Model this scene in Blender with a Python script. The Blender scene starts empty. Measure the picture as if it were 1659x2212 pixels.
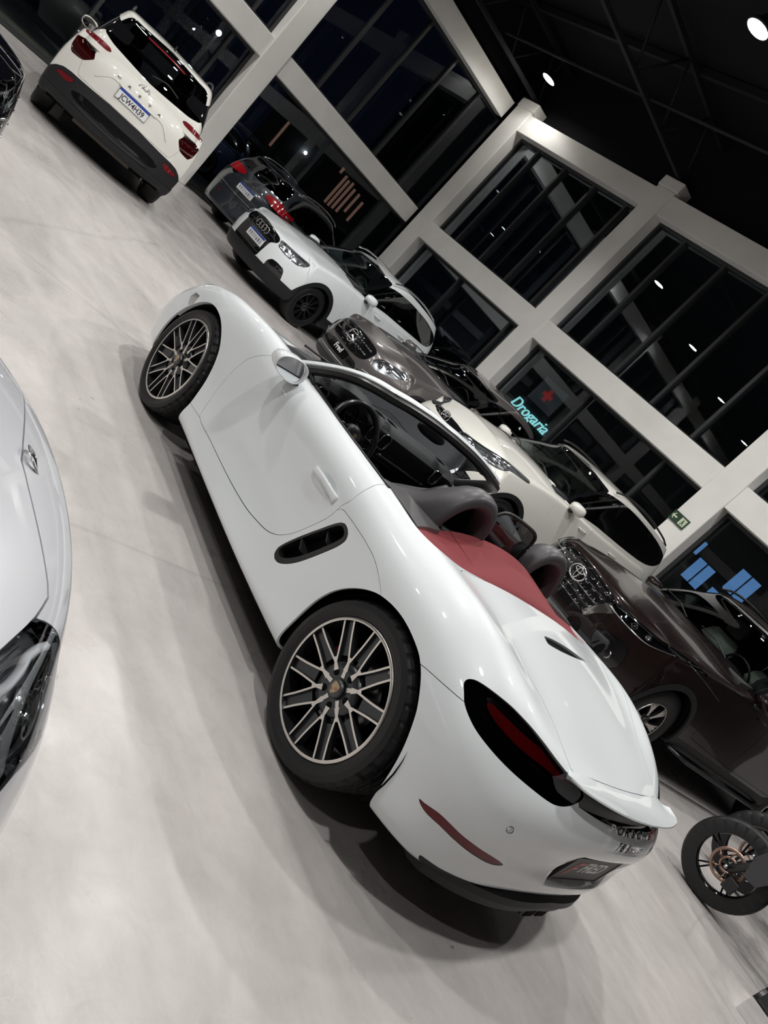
import bpy, bmesh, math, random
import numpy as np
from mathutils import Vector, Matrix
random.seed(7)
S = bpy.context.scene
COL = S.collection
PI = math.pi

# ---------------------------------------------------------------- camera
cam_data = bpy.data.cameras.new('camera')
cam_ob = bpy.data.objects.new('camera', cam_data)
COL.objects.link(cam_ob)
_p, _r, _A = 0.21412, 0.79117, math.radians(139.8)
_rt, _fw = np.array([1., 0, 0]), np.array([0, math.cos(_p), -math.sin(_p)])
_up = np.cross(_rt, _fw)
_ix = math.cos(_r)*_rt + math.sin(_r)*_up
_iy = math.sin(_r)*_rt - math.cos(_r)*_up
_R = np.array([[math.cos(-_A), -math.sin(-_A), 0], [math.sin(-_A), math.cos(-_A), 0], [0, 0, 1]])
_fw, _ix, _iy = _R@_fw, _R@_ix, _R@_iy
_cp = (-1.403, 3.097, 1.509)
cam_ob.matrix_world = Matrix(((_ix[0], -_iy[0], -_fw[0], _cp[0]), (_ix[1], -_iy[1], -_fw[1], _cp[1]),
                              (_ix[2], -_iy[2], -_fw[2], _cp[2]), (0, 0, 0, 1)))
cam_data.sensor_fit = 'VERTICAL'
cam_data.sensor_height = 24
cam_data.lens = 24*1668.6/2212
cam_data.clip_start = 0.02
cam_data.clip_end = 300
cam_data.dof.use_dof = True
cam_data.dof.focus_distance = 2.9
cam_data.dof.aperture_fstop = 8
S.camera = cam_ob

# ---------------------------------------------------------------- look, night sky
S.view_settings.view_transform = 'Standard'
S.view_settings.look = 'None'
S.view_settings.gamma = 1
S.view_settings.use_curve_mapping = False
S.view_settings.exposure = 0.0
wd = bpy.data.worlds.new('night')
S.world = wd
wd.use_nodes = True
wd.node_tree.nodes['Background'].inputs[0].default_value = (0.006, 0.009, 0.02, 1)
wd.node_tree.nodes['Background'].inputs[1].default_value = 0.22
LAMP_W = 500.0      # watts of each hall lamp
LAMP_Z = 6.45
LAMPS = [(12.4, -7.3, .12), (12.4, -2.1, .6), (12.4, 1.3, .6), (12.4, 4.8, .5), (12.4, 8.3, .4),
         (5.9, -4.1, 1), (5.9, -.3, .8), (5.9, 3.4, .8), (5.9, 7.0, .5),
         (2.6, -3.6, 1), (2.6, .2, 1), (2.6, 4.0, 1), (-.7, -5.2, .8), (-.7, -1.4, .9), (-.7, 2.6, 1.0), (-.7, 6.6, .6)]
# ---------------------------------------------------------------- materials
MAT = {}
def mat(name, base=(.8, .8, .8), rough=.5, metal=0, coat=0, ior=1.5, emit=None, es=1, trans=0, alpha=1, coat_r=.03, spec=.5):
    if name in MAT: return MAT[name]
    m = bpy.data.materials.new(name); m.use_nodes = True
    b = m.node_tree.nodes['Principled BSDF']
    b.inputs['Base Color'].default_value = (*base, 1)
    b.inputs['Roughness'].default_value = rough
    b.inputs['Metallic'].default_value = metal
    b.inputs['Coat Weight'].default_value = coat
    b.inputs['Coat Roughness'].default_value = coat_r
    b.inputs['IOR'].default_value = ior
    b.inputs['Transmission Weight'].default_value = trans
    b.inputs['Specular IOR Level'].default_value = spec
    if emit:
        b.inputs['Emission Color'].default_value = (*emit, 1)
        b.inputs['Emission Strength'].default_value = es
    MAT[name] = m
    return m
def nodes(m):
    return m.node_tree.nodes, m.node_tree.links
def pane_mat(name, tint=(.9, .95, .95), refl=.09, rough=.0, k=1.0):
    # thin glass: light passes straight through, with a mirror reflection that grows at grazing angles
    if name in MAT: return MAT[name]
    m = bpy.data.materials.new(name); m.use_nodes = True
    N, L = nodes(m); N.clear()
    out = N.new('ShaderNodeOutputMaterial'); mix = N.new('ShaderNodeMixShader')
    tr = N.new('ShaderNodeBsdfTransparent'); gl = N.new('ShaderNodeBsdfGlossy'); fr = N.new('ShaderNodeFresnel')
    mul = N.new('ShaderNodeMath'); mul.operation = 'MULTIPLY_ADD'
    fr.inputs['IOR'].default_value = 1.5
    mul.inputs[1].default_value = k; mul.inputs[2].default_value = refl; mul.use_clamp = True
    tr.inputs[0].default_value = (*tint, 1); gl.inputs[0].default_value = (.95, .97, 1, 1)
    gl.inputs['Roughness'].default_value = rough
    L.new(fr.outputs[0], mul.inputs[0]); L.new(mul.outputs[0], mix.inputs[0])
    L.new(tr.outputs[0], mix.inputs[1]); L.new(gl.outputs[0], mix.inputs[2]); L.new(mix.outputs[0], out.inputs[0])
    MAT[name] = m
    return m
def paint(name, base, metal=0., rough=.35, spec=.4, coat=1.0):
    m = mat(name, base, rough, metal, coat=coat, spec=spec)
    return m
M_WHITE = paint('white_paint', (.775, .815, .83), rough=.4)
M_WARM = paint('warm_white_paint', (.72, .71, .66), rough=.4)
M_SILVER = paint('pearl_grey_paint', (.56, .57, .60), .15, .35)
M_GREY = paint('warm_grey_paint', (.115, .105, .103), .35, .3)
M_DARKG = paint('slate_paint', (.03, .036, .044), .4, .25)
M_BROWN = paint('dark_brown_paint', (.012, .007, .0065), .15, .25, spec=.1, coat=.5)
M_BLACKP = paint('black_paint', (.003, .003, .0045), .0, .2, spec=.0)
M_BLUEP = paint('blue_paint', (.02, .035, .09), .4, .35)
M_BLACK = mat('black_plastic', (.012, .012, .013), .45)
M_VOID = mat('matt_black', (.004, .004, .004), .9, spec=.1)
M_TRIM = mat('grey_black_trim', (.011, .0118, .0135), .5, spec=.35)
M_BOWL = mat('lamp_silver', (.55, .56, .57), .22, .9)
M_GLOSS = mat('gloss_black', (.006, .006, .007), .06, coat=.6)
M_CHROME = mat('chrome', (.82, .82, .83), .08, 1)
M_ALU = mat('machined_alloy', (.70, .68, .64), .32, 1)
M_GUN = mat('dark_alloy', (.065, .068, .072), .28, .8)
M_TYRE = mat('tyre_rubber', (.009, .009, .0098), .5, spec=.4)
M_RED = mat('red_lens', (.32, .006, .012), .12, coat=1)
M_REFL = mat('red_reflector', (.13, .008, .012), .3, coat=.4, spec=.2)
M_LEATHER = mat('black_leather', (.017, .017, .020), .42)
M_DASH = mat('dash_leather', (.028, .028, .032), .5)
M_STEEL = mat('brushed_steel', (.45, .45, .46), .3, 1)
M_DISC = mat('brake_disc_steel', (.2, .2, .2), .35, 1)
M_PLATE = mat('plate_white', (.75, .76, .77), .4)
M_PBLUE = mat('plate_blue', (.02, .05, .30), .4)
M_INK = mat('black_ink', (.02, .02, .02), .5)
M_GLASS = pane_mat('clear_pane', (.86, .90, .92), .0, k=.5)
M_TINT = pane_mat('tinted_pane', (.10, .105, .11), .06)
M_SCREEN = pane_mat('windscreen_pane', (.55, .62, .60), .05)
M_LENS = pane_mat('lamp_lens', (.9, .92, .93), .06)
M_SMOKE = pane_mat('smoked_lens', (.45, .42, .42), .05)

# ---------------------------------------------------------------- object helpers
def tag(o, label=None, cat=None, group=None, kind=None):
    if label: o['label'] = label
    if cat: o['category'] = cat
    if group: o['group'] = group
    if kind: o['kind'] = kind
    return o
def thing(name, label, cat, loc=(0, 0, 0), rz=0, group=None):
    o = bpy.data.objects.new(name, None); COL.objects.link(o)
    o.empty_display_size = .2
    o.location = loc; o.rotation_euler = (0, 0, rz)
    return tag(o, label, cat, group)
class MB:
    """collects verts and faces of one part"""
    def __init__(s): s.v = []; s.f = []; s.m = []; s.sm = []
    def add(s, vs, fs, mi=0, smooth=False):
        b = len(s.v); s.v += [tuple(v) for v in vs]
        for f in fs: s.f.append([b+i for i in f]); s.m.append(mi); s.sm.append(smooth)
        return s
    def box(s, x0, x1, y0, y1, z0, z1, mi=0, M=None):
        vs = [(x, y, z) for x in (x0, x1) for y in (y0, y1) for z in (z0, z1)]
        if M is not None: vs = [M@Vector(v) for v in vs]
        return s.add(vs, [(0, 1, 3, 2), (4, 6, 7, 5), (0, 4, 5, 1), (2, 3, 7, 6), (0, 2, 6, 4), (1, 5, 7, 3)], mi)
    def rings(s, rings, closed=True, cap=True, mi=0, smooth=True, loop=False):
        n = len(rings[0]); vs = [p for r in rings for p in r]; fs = []
        for i in range(len(rings) - (0 if loop else 1)):
            j = (i+1) % len(rings)
            for k in range(n if closed else n-1):
                l = (k+1) % n
                fs.append((i*n+k, i*n+l, j*n+l, j*n+k))
        if cap and not loop and closed:
            fs.append(tuple(range(n-1, -1, -1))); fs.append(tuple(range((len(rings)-1)*n, len(rings)*n)))
        return s.add(vs, fs, mi, smooth)
    def tube(s, pts, r, n=8, mi=0, cap=True, loop=False, flat=1.0, up=(0, 0, 1)):
        pts = [Vector(p) for p in pts]; rr = r if hasattr(r, '__len__') else [r]*len(pts)
        R = []
        for i, p in enumerate(pts):
            a = pts[i-1] if (i > 0 or loop) else p; b = pts[(i+1) % len(pts)] if (i < len(pts)-1 or loop) else p
            t = (b-a).normalized(); u = Vector(up)
            if abs(t.dot(u)) > .97: u = Vector((0, 1, 0)) if abs(t.y) < .9 else Vector((1, 0, 0))
            sd = t.cross(u).normalized(); u2 = sd.cross(t)
            R.append([p + sd*math.cos(2*PI*k/n)*rr[i] + u2*math.sin(2*PI*k/n)*rr[i]*flat for k in range(n)])
        return s.rings(R, True, cap, mi, True, loop)
    def lathe(s, prof, n=48, mi=0, axis='y', c=(0, 0, 0), loop=False):
        # prof: (radius, offset along axis)
        R = []
        for r, h in prof:
            ring = []
            for k in range(n):
                a = 2*PI*k/n; u, w = r*math.cos(a), r*math.sin(a)
                ring.append((c[0]+u, c[1]+h, c[2]+w) if axis == 'y' else ((c[0]+h, c[1]+u, c[2]+w) if axis == 'x' else (c[0]+u, c[1]+w, c[2]+h)))
            R.append(ring)
        return s.rings(R, True, False, mi, True, loop)
    def prism(s, poly, axis, a, b, mi=0):
        # poly 2D extruded along axis between a and b
        def P(p, t): return (t, p[0], p[1]) if axis == 'x' else ((p[0], t, p[1]) if axis == 'y' else (p[0], p[1], t))
        n = len(poly)
        vs = [P(p, a) for p in poly]+[P(p, b) for p in poly]
        fs = [(i, (i+1) % n, n+(i+1) % n, n+i) for i in range(n)]+[tuple(range(n-1, -1, -1)), tuple(range(n, 2*n))]
        return s.add(vs, fs, mi)
    def obj(s, name, mats, parent=None, bevel=0, auto=None, label=None):
        me = bpy.data.meshes.new(name); me.from_pydata([tuple(v) for v in s.v], [], s.f)
        mats = mats if isinstance(mats, (list, tuple)) else [mats]
        for m in mats: me.materials.append(m)
        me.polygons.foreach_set('material_index', s.m)
        me.polygons.foreach_set('use_smooth', s.sm)
        me.validate(); me.update()
        bm = bmesh.new(); bm.from_mesh(me); bmesh.ops.recalc_face_normals(bm, faces=bm.faces)
        if auto:
            for e in bm.edges:
                if len(e.link_faces) == 2 and e.calc_face_angle(0) > auto: e.smooth = False
        bm.to_mesh(me); bm.free()
        o = bpy.data.objects.new(name, me); COL.objects.link(o)
        if parent: o.parent = parent
        if bevel:
            b = o.modifiers.new('b', 'BEVEL'); b.width = bevel; b.segments = 2; b.limit_method = 'ANGLE'
        if label: o['label'] = label
        return o
def text_mesh(name, body, size, m, parent, M, depth=.002, shear=0, sx=1, align='CENTER', label=None, bold=0):
    cu = bpy.data.curves.new(name, 'FONT'); cu.body = body; cu.size = size; cu.extrude = depth
    cu.align_x = align; cu.align_y = 'CENTER'; cu.shear = shear; cu.offset = bold
    t = bpy.data.objects.new(name, cu); COL.objects.link(t)
    dg = bpy.context.evaluated_depsgraph_get()
    me = bpy.data.meshes.new_from_object(t.evaluated_get(dg))
    bpy.data.objects.remove(t)
    me.transform(Matrix.Diagonal((sx, 1, 1, 1))); me.transform(M)
    me.materials.clear(); me.materials.append(m)
    me.name = name
    o = bpy.data.objects.new(name, me); COL.objects.link(o)
    if parent: o.parent = parent
    if label: o['label'] = label
    return o
def basis(o, x, y):
    """matrix whose local x and y run along given directions, z out of the page"""
    x = Vector(x).normalized(); z = x.cross(Vector(y)).normalized(); y = z.cross(x)
    return Matrix(((x.x, y.x, z.x, o[0]), (x.y, y.y, z.y, o[1]), (x.z, y.z, z.z, o[2]), (0, 0, 0, 1)))
def link_copy(o, parent=None):
    c = o.copy(); COL.objects.link(c)
    if parent: c.parent = parent
    return c

# ---------------------------------------------------------------- surfaces cut into panels
def smooth_poly(pts, n=6, closed=True):
    P = np.array(pts, float); k = len(P); out = []
    for i in range(k if closed else k-1):
        p0, p1, p2, p3 = (P[(i-1) % k], P[i], P[(i+1) % k], P[(i+2) % k]) if closed else (P[max(i-1, 0)], P[i], P[i+1], P[min(i+2, k-1)])
        # centripetal-like: limit tangents by chord
        d = np.linalg.norm(p2-p1)+1e-9
        t1 = (p2-p0); t1 = t1/(np.linalg.norm(t1)+1e-9)*d*.9
        t2 = (p3-p1); t2 = t2/(np.linalg.norm(t2)+1e-9)*d*.9
        for s in np.arange(n)/n:
            h00 = 2*s**3-3*s**2+1; h10 = s**3-2*s**2+s; h01 = -2*s**3+3*s**2; h11 = s**3-s**2
            out.append(h00*p1+h10*t1+h01*p2+h11*t2)
    if not closed: out.append(P[-1])
    return np.array(out)
def sdf_poly(U, poly):
    """signed distance, positive inside"""
    A = np.asarray(poly, float); B = np.roll(A, -1, 0)
    best = np.full(len(U), 1e9); inside = np.zeros(len(U), bool)
    for a, b in zip(A, B):
        e = b-a; w = U-a
        t = np.clip((w@e)/(e@e+1e-15), 0, 1)
        d = w-t[:, None]*e
        best = np.minimum(best, (d*d).sum(1))
        c = ((a[1] <= U[:, 1]) != (b[1] <= U[:, 1]))
        with np.errstate(divide='ignore', invalid='ignore'):
            xi = a[0]+(U[:, 1]-a[1])/(b[1]-a[1]+1e-15)*e[0]
        inside ^= c & (U[:, 0] < xi)
    return np.where(inside, 1, -1)*np.sqrt(best)
class Skin:
    """polygon skin with normals; can be split by implicit functions"""
    def __init__(s, V, N, F): s.V = V; s.N = N; s.F = F
    def clip(s, fn, off=0.):
        """keep fn(V) > off"""
        if not s.F: return s
        d = fn(s.V)-off
        pos = d > 0
        newV, newN, F = [], [], []
        base = len(s.V); cache = {}
        V, N = s.V, s.N
        posl = pos.tolist()
        for f in s.F:
            k = sum(posl[i] for i in f)
            if k == len(f): F.append(f)
            elif k:
                o = []
                for a, b in zip(f, f[1:]+f[:1]):
                    if posl[a]: o.append(a)
                    if posl[a] != posl[b]:
                        key = (a, b) if a < b else (b, a)
                        if key not in cache:
                            a2, b2 = key; t = d[a2]/(d[a2]-d[b2])
                            cache[key] = base+len(newV)
                            newV.append(V[a2]*(1-t)+V[b2]*t); newN.append(N[a2]*(1-t)+N[b2]*t)
                        o.append(cache[key])
                if len(o) >= 3: F.append(o)
        if newV:
            V = np.vstack([V, newV]); N = np.vstack([N, newN])
        return Skin(V, N, F).compact()
    def compact(s):
        u = np.unique([i for f in s.F for i in f]).astype(int) if s.F else np.zeros(0, int)
        m = np.full(len(s.V), -1); m[u] = np.arange(len(u)); ml = m.tolist()
        return Skin(s.V[u], s.N[u], [[ml[i] for i in f] for f in s.F])
    def cut(s, fn, gap=.002):
        return s.clip(fn, gap), s.clip(lambda V: -fn(V), gap)     # inside, rest
    def renorm(s, m):
        A = np.zeros_like(s.V)
        for f in s.F:
            p = s.V[f]; n = np.cross(p[1]-p[0], p[2]-p[0]) if len(f) < 4 else np.cross(p[2]-p[0], p[3]-p[1])
            for i in f: A[i] += n
        A /= np.maximum(np.linalg.norm(A, axis=1, keepdims=True), 1e-12)
        s.N[m] = A[m]
    def offset(s, d):
        return Skin(s.V+s.N*d, s.N, s.F)
    def obj(s, name, mats, parent, rim=0.01, label=None, keep=None, rim_mi=0, push=0.):
        if not s.F: return None
        V = s.V+s.N*push; N = s.N/np.maximum(np.linalg.norm(s.N, axis=1, keepdims=True), 1e-9)
        F = [list(f) for f in s.F]; mi = [0]*len(F); nn = [tuple(n) for n in N]
        if rim:
            cnt = {}
            for f in F:
                for a, b in zip(f, f[1:]+f[:1]):
                    k = (a, b) if a < b else (b, a); cnt[k] = (cnt[k][0]+1, (a, b)) if k in cnt else (1, (a, b))
            E = [e for c, e in cnt.values() if c == 1]
            out = {}; inn = {}; addV = []; base = len(V)
            # outward direction in the surface for shading the rim
            acc = {}
            for a, b in E:
                if keep is not None and not (keep(V[a]) and keep(V[b])): continue
                t = V[b]-V[a]; n = np.cross(t, N[a]+N[b]); n /= (np.linalg.norm(n)+1e-12)
                for q in (a, b): acc[q] = acc.get(q, 0)+n
            ids = {}
            for q, n in acc.items():
                n = n/(np.linalg.norm(n)+1e-12)
                ids[q] = (base+len(addV), base+len(addV)+1)
                addV += [V[q], V[q]-N[q]*rim-n*rim*.12]; nn += [tuple(n), tuple(n)]
            for a, b in E:
                if a in ids and b in ids and (keep is None or (keep(V[a]) and keep(V[b]))):
                    F.append([ids[a][0], ids[a][1], ids[b][1], ids[b][0]]); mi.append(rim_mi)
            if addV: V = np.vstack([V, addV])
        me = bpy.data.meshes.new(name); me.from_pydata(V.tolist(), [], F)
        for m in (mats if isinstance(mats, (list, tuple)) else [mats]): me.materials.append(m)
        me.polygons.foreach_set('material_index', mi)
        me.polygons.foreach_set('use_smooth', [True]*len(F))
        me.normals_split_custom_set_from_vertices(nn)
        me.update()
        o = bpy.data.objects.new(name, me); COL.objects.link(o)
        if parent: o.parent = parent
        if label: o['label'] = label
        return o
def reg_side(poly, side=0, xmin=-99, smooth=5):
    """region seen from the side, in x,z; side +1 left, -1 right"""
    P = smooth_poly(poly, smooth) if smooth else np.array(poly)
    def fn(V):
        d = sdf_poly(V[:, [0, 2]], P)
        if side: d = np.minimum(d, V[:, 1]*side-.05)
        return d
    return fn
def reg_top(poly, zmin=-9, smooth=5):
    P = smooth_poly(poly, smooth) if smooth else np.array(poly)
    return lambda V: np.minimum(sdf_poly(V[:, [0, 1]], P), V[:, 2]-zmin)
def reg_end(poly, sgn, xlim, smooth=5, sym=False):
    """region seen from the front (sgn 1) or rear (-1), in y,z, only where x*sgn > xlim*sgn"""
    P = smooth_poly(poly, smooth) if smooth else np.array(poly)
    return lambda V: np.minimum(sdf_poly(V[:, [1, 2]], P), (V[:, 0]-xlim)*sgn)
def circle(cx, cz, r, n=48, rz=None):
    return [(cx+r*math.cos(2*PI*k/n), cz+(rz or r)*math.sin(2*PI*k/n)) for k in range(n)]

def subdiv_cage(V, F, levels, fit=4, relax=.8, pin=None):
    """Catmull-Clark of a cage whose limit surface passes (nearly) through the given points"""
    tgt = np.array(V, float); P = tgt.copy()
    me = bpy.data.meshes.new('tmp'); me.from_pydata(P.tolist(), [], F); me.update()
    o = bpy.data.objects.new('tmp', me); COL.objects.link(o)
    md = o.modifiers.new('s', 'SUBSURF'); md.subdivision_type = 'CATMULL_CLARK'; md.use_limit_surface = True
    md.boundary_smooth = 'PRESERVE_CORNERS'
    for it in range(fit):
        md.levels = 1
        dg = bpy.context.evaluated_depsgraph_get(); dg.update()
        e = o.evaluated_get(dg).data
        co = np.empty(len(e.vertices)*3); e.vertices.foreach_get('co', co)
        L = co.reshape(-1, 3)[:len(P)]
        P = P+(tgt-L)*relax
        me.vertices.foreach_set('co', P.ravel()); me.update()
    md.levels = levels
    dg = bpy.context.evaluated_depsgraph_get(); dg.update()
    e = o.evaluated_get(dg).data
    co = np.empty(len(e.vertices)*3); e.vertices.foreach_get('co', co)
    no = np.empty(len(e.vertices)*3); e.vertex_normals.foreach_get('vector', no)
    Fo = [list(p.vertices) for p in e.polygons]
    bpy.data.objects.remove(o); bpy.data.meshes.remove(me)
    Vo, No = co.reshape(-1, 3).copy(), no.reshape(-1, 3).copy()
    if ((Vo-Vo.mean(0))*No).sum() < 0: No = -No; Fo = [f[::-1] for f in Fo]
    return Skin(Vo, No, Fo)
def box_cage(side, front, rear, top, top_front, top_rear):
    """half cage (y>=0) mirrored.
    side[row][k]  : k from front corner to rear corner (x,y,z)
    front[row][k] : k from centre (y=0) towards the corner, corner excluded
    rear[row][k]  : k from next-to-corner to centre (y=0)
    top[k][j]     : for each side station k (excluding the two corner ones): points inboard from the crest to the centre;
    the number of inboard points equals len(front[row])."""
    nf = len(front[0]); nr = len(rear[0]); ns = len(side[0]); rows = len(side)
    V = []; F = []; key = {}
    def vid(p):
        k = (round(p[0], 5), round(p[1], 5), round(p[2], 5))
        if k not in key: key[k] = len(V); V.append(tuple(p))
        return key[k]
    for sg in (1, -1):
        mir = lambda p: (p[0], p[1]*sg, p[2])
        ring = []
        for r in range(rows):
            ring.append([vid(mir(p)) for p in list(front[r])+list(side[r])+list(rear[r])])
        for r in range(rows-1):
            for k in range(len(ring[0])-1):
                q = [ring[r][k], ring[r][k+1], ring[r+1][k+1], ring[r+1][k]]
                F.append(q if sg < 0 else q[::-1])
        # top grid: rows across (nf+1 points from crest to centre), columns along
        cols = []
        topring = ring[-1]
        cols.append([topring[nf-j] for j in range(nf+1)])        # crest corner .. centre, at the front edge
        for k in range(1, ns-1):
            cols.append([topring[nf+k]]+[vid(mir(p)) for p in top[k-1]])
        cols.append([topring[nf+ns-1+j] for j in range(nr+1)])
        for a, b in zip(cols, cols[1:]):
            for j in range(nf):
                q = [a[j], b[j], b[j+1], a[j+1]]
                F.append(q if sg < 0 else q[::-1])
    return V, F
def interp(xs, ys):
    """smooth interpolation table (Catmull-Rom / monotone in x)"""
    xs = np.array(xs, float); ys = np.array(ys, float)
    if xs[0] > xs[-1]: xs, ys = xs[::-1], ys[::-1]
    m = np.gradient(ys, xs)
    def f(x):
        x = float(min(max(x, xs[0]), xs[-1])); i = int(min(max(np.searchsorted(xs, x)-1, 0), len(xs)-2))
        h = xs[i+1]-xs[i]; t = (x-xs[i])/h
        return float((2*t**3-3*t**2+1)*ys[i]+(t**3-2*t**2+t)*h*m[i]+(-2*t**3+3*t**2)*ys[i+1]+(t**3-t**2)*h*m[i+1])
    return f
# ---------------------------------------------------------------- the hall
def floor_mat():
    m = bpy.data.materials.new('polished_concrete'); m.use_nodes = True
    N, L = nodes(m); b = N['Principled BSDF']
    tc = N.new('ShaderNodeTexCoord')
    def noise(scale, det, dist=0., vec=None, rough=.55):
        n = N.new('ShaderNodeTexNoise'); n.inputs['Scale'].default_value = scale; n.inputs['Detail'].default_value = det
        n.inputs['Distortion'].default_value = dist; n.inputs['Roughness'].default_value = rough
        L.new(vec or tc.outputs['Object'], n.inputs['Vector']); return n
    def ramp(src, stops):
        r = N.new('ShaderNodeValToRGB'); e = r.color_ramp.elements
        e[0].position, e[0].color = stops[0][0], (*stops[0][1], 1); e[1].position, e[1].color = stops[-1][0], (*stops[-1][1], 1)
        for p, c in stops[1:-1]:
            x = e.new(p); x.color = (*c, 1)
        L.new(src, r.inputs[0]); return r
    def mixc(a, bb, f, mode='MULTIPLY'):
        x = N.new('ShaderNodeMix'); x.data_type = 'RGBA'; x.blend_type = mode
        if isinstance(f, (int, float)): x.inputs[0].default_value = f
        else: L.new(f, x.inputs[0])
        L.new(a, x.inputs[6]); L.new(bb, x.inputs[7]); return x.outputs[2]
    mp = N.new('ShaderNodeMapping'); mp.inputs['Scale'].default_value = (.45, 1.6, 1); mp.inputs['Rotation'].default_value = (0, 0, .25)
    L.new(tc.outputs['Object'], mp.inputs['Vector'])
    big = ramp(noise(.55, 5, .6).outputs[0], [(.3, (.47, .443, .428)), (.7, (.64, .605, .585))])
    strk = ramp(noise(1.6, 8, 1.4, mp.outputs[0], .62).outputs[0], [(.32, (.80, .80, .80)), (.62, (1, 1, 1))])
    fine = ramp(noise(9, 9, .8, None, .7).outputs[0], [(.3, (.88, .875, .87)), (.6, (1, 1, 1))])
    c = mixc(big.outputs[0], strk.outputs[0], .8); c = mixc(c, fine.outputs[0], .9)
    # hairline cracks
    v = N.new('ShaderNodeTexVoronoi'); v.feature = 'DISTANCE_TO_EDGE'; v.inputs['Scale'].default_value = .23
    wrp = N.new('ShaderNodeMix'); wrp.data_type = 'RGBA'; wrp.blend_type = 'LINEAR_LIGHT'; wrp.inputs[0].default_value = .05
    nz = noise(1.4, 6); L.new(tc.outputs['Object'], wrp.inputs[6]); L.new(nz.outputs['Color'], wrp.inputs[7]); L.new(wrp.outputs[2], v.inputs['Vector'])
    cr = ramp(v.outputs['Distance'], [(0, (.45, .43, .42)), (.0006, (1, 1, 1))])
    c = mixc(c, cr.outputs[0], .25)
    # straight joints sawn into the slab
    sep = N.new('ShaderNodeSeparateXYZ'); L.new(tc.outputs['Object'], sep.inputs[0])
    wob = noise(3.5, 4)
    def joint(axis, pos, w):
        nonlocal c
        a = N.new('ShaderNodeMath'); a.operation = 'MULTIPLY_ADD'; L.new(wob.outputs[0], a.inputs[0]); a.inputs[1].default_value = .022; L.new(sep.outputs[axis], a.inputs[2])
        b1 = N.new('ShaderNodeMath'); b1.operation = 'SUBTRACT'; L.new(a.outputs[0], b1.inputs[0]); b1.inputs[1].default_value = pos+.011
        b2 = N.new('ShaderNodeMath'); b2.operation = 'ABSOLUTE'; L.new(b1.outputs[0], b2.inputs[0])
        r = ramp(b2.outputs[0], [(w*.5, (.42, .40, .38)), (w, (1, 1, 1))]); c = mixc(c, r.outputs[0], .8)
    joint(0, 3.57, .0035); joint(1, -2.93, .0035); joint(0, 9.4, .004)
    # small dark flecks of dirt
    fl = N.new('ShaderNodeTexNoise'); fl.inputs['Scale'].default_value = 23; fl.inputs['Detail'].default_value = 3
    L.new(tc.outputs['Object'], fl.inputs['Vector'])
    msk = noise(1.1, 2)
    ad = N.new('ShaderNodeMath'); ad.operation = 'MULTIPLY'; L.new(fl.outputs[0], ad.inputs[0]); L.new(msk.outputs[0], ad.inputs[1])
    fr = ramp(ad.outputs[0], [(.455, (1, 1, 1)), (.475, (.32, .27, .24))])
    c = mixc(c, fr.outputs[0], .7)
    L.new(c, b.inputs['Base Color'])
    rr = ramp(noise(2.3, 6).outputs[0], [(.3, (.24,)*3), (.7, (.42,)*3)])
    L.new(rr.outputs[0], b.inputs['Roughness'])
    b.inputs['Specular IOR Level'].default_value = .42
    bp = N.new('ShaderNodeBump'); bp.inputs['Strength'].default_value = .05; bp.inputs['Distance'].default_value = .01
    L.new(noise(40, 4).outputs[0], bp.inputs['Height']); L.new(bp.outputs[0], b.inputs['Normal'])
    return m
def concrete_paint(name, col, rough=.6):
    m = mat(name, col, rough)
    N, L = nodes(m); b = N['Principled BSDF']
    n = N.new('ShaderNodeTexNoise'); n.inputs['Scale'].default_value = 1.3; n.inputs['Detail'].default_value = 6
    tc = N.new('ShaderNodeTexCoord'); L.new(tc.outputs['Object'], n.inputs['Vector'])
    r = N.new('ShaderNodeValToRGB'); r.color_ramp.elements[0].color = (*[c*.9 for c in col], 1); r.color_ramp.elements[1].color = (*col, 1)
    r.color_ramp.elements[0].position = .3; r.color_ramp.elements[1].position = .6
    L.new(n.outputs[0], r.inputs[0]); L.new(r.outputs[0], b.inputs['Base Color'])
    return m
M_FLOOR = floor_mat()
M_COL = concrete_paint('painted_concrete', (.90, .885, .85))
M_MULL = mat('dark_mullion', (.035, .036, .038), .4)
M_CEIL = mat('dark_roof_sheet', (.009, .0095, .013), .75, spec=.2)
M_TRUSS = mat('dark_truss_steel', (.016, .016, .019), .6, spec=.3)
M_ASPH = mat('asphalt', (.035, .035, .037), .8)
M_CURB = concrete_paint('olive_curb', (.16, .145, .10))
def struct(mb, name, m, parent=None, bevel=0):
    o = mb.obj(name, m, parent, bevel)
    if not parent: o['kind'] = 'structure'
    return o
X0, X1, Y0, Y1 = -9.3, 14.25, -8.5, 12.4
struct(MB().box(X0, 14.0, -8.4, Y1, -.12, 0), 'floor', M_FLOOR)
struct(MB().box(X0, X1, Y0, Y1, 7.35, 7.5), 'ceiling', M_CEIL)
# joint line sawn into the slab
colx = [13.25, 8.7, 3.755, -1.2, -6.15]
coly = [-3.41, 1.25, 5.9]
def column(x, y, w, d, cap, name):
    """w along x, d along y; head splayed towards the hall"""
    m = MB()
    m.box(x-w/2, x+w/2, y-d/2, y+d/2, 0, 6.03)
    if cap:
        sx, sy = cap
        z = 6.03; a = .04
        pr = [(-w/2, 0), (-w/2-.0, .16), (w/2, .16), (w/2, 0)]
        m.box(x-w/2-.03*abs(sy), x+w/2+.03*abs(sy), y-d/2-.03*abs(sx), y+d/2+.03*abs(sx), 6.03, 6.24)
    o = m.obj(name, M_COL, None, .018); o['kind'] = 'structure'
    return o
n = 0
for i, x in enumerate(colx):
    n += 1; column(x, -8.25, .45 if i else .55, .5, (0, 1), 'trim_%d' % n)
for y in coly:
    n += 1; column(13.85, y, .5, .42, (1, 0), 'trim_%d' % n)
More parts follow.
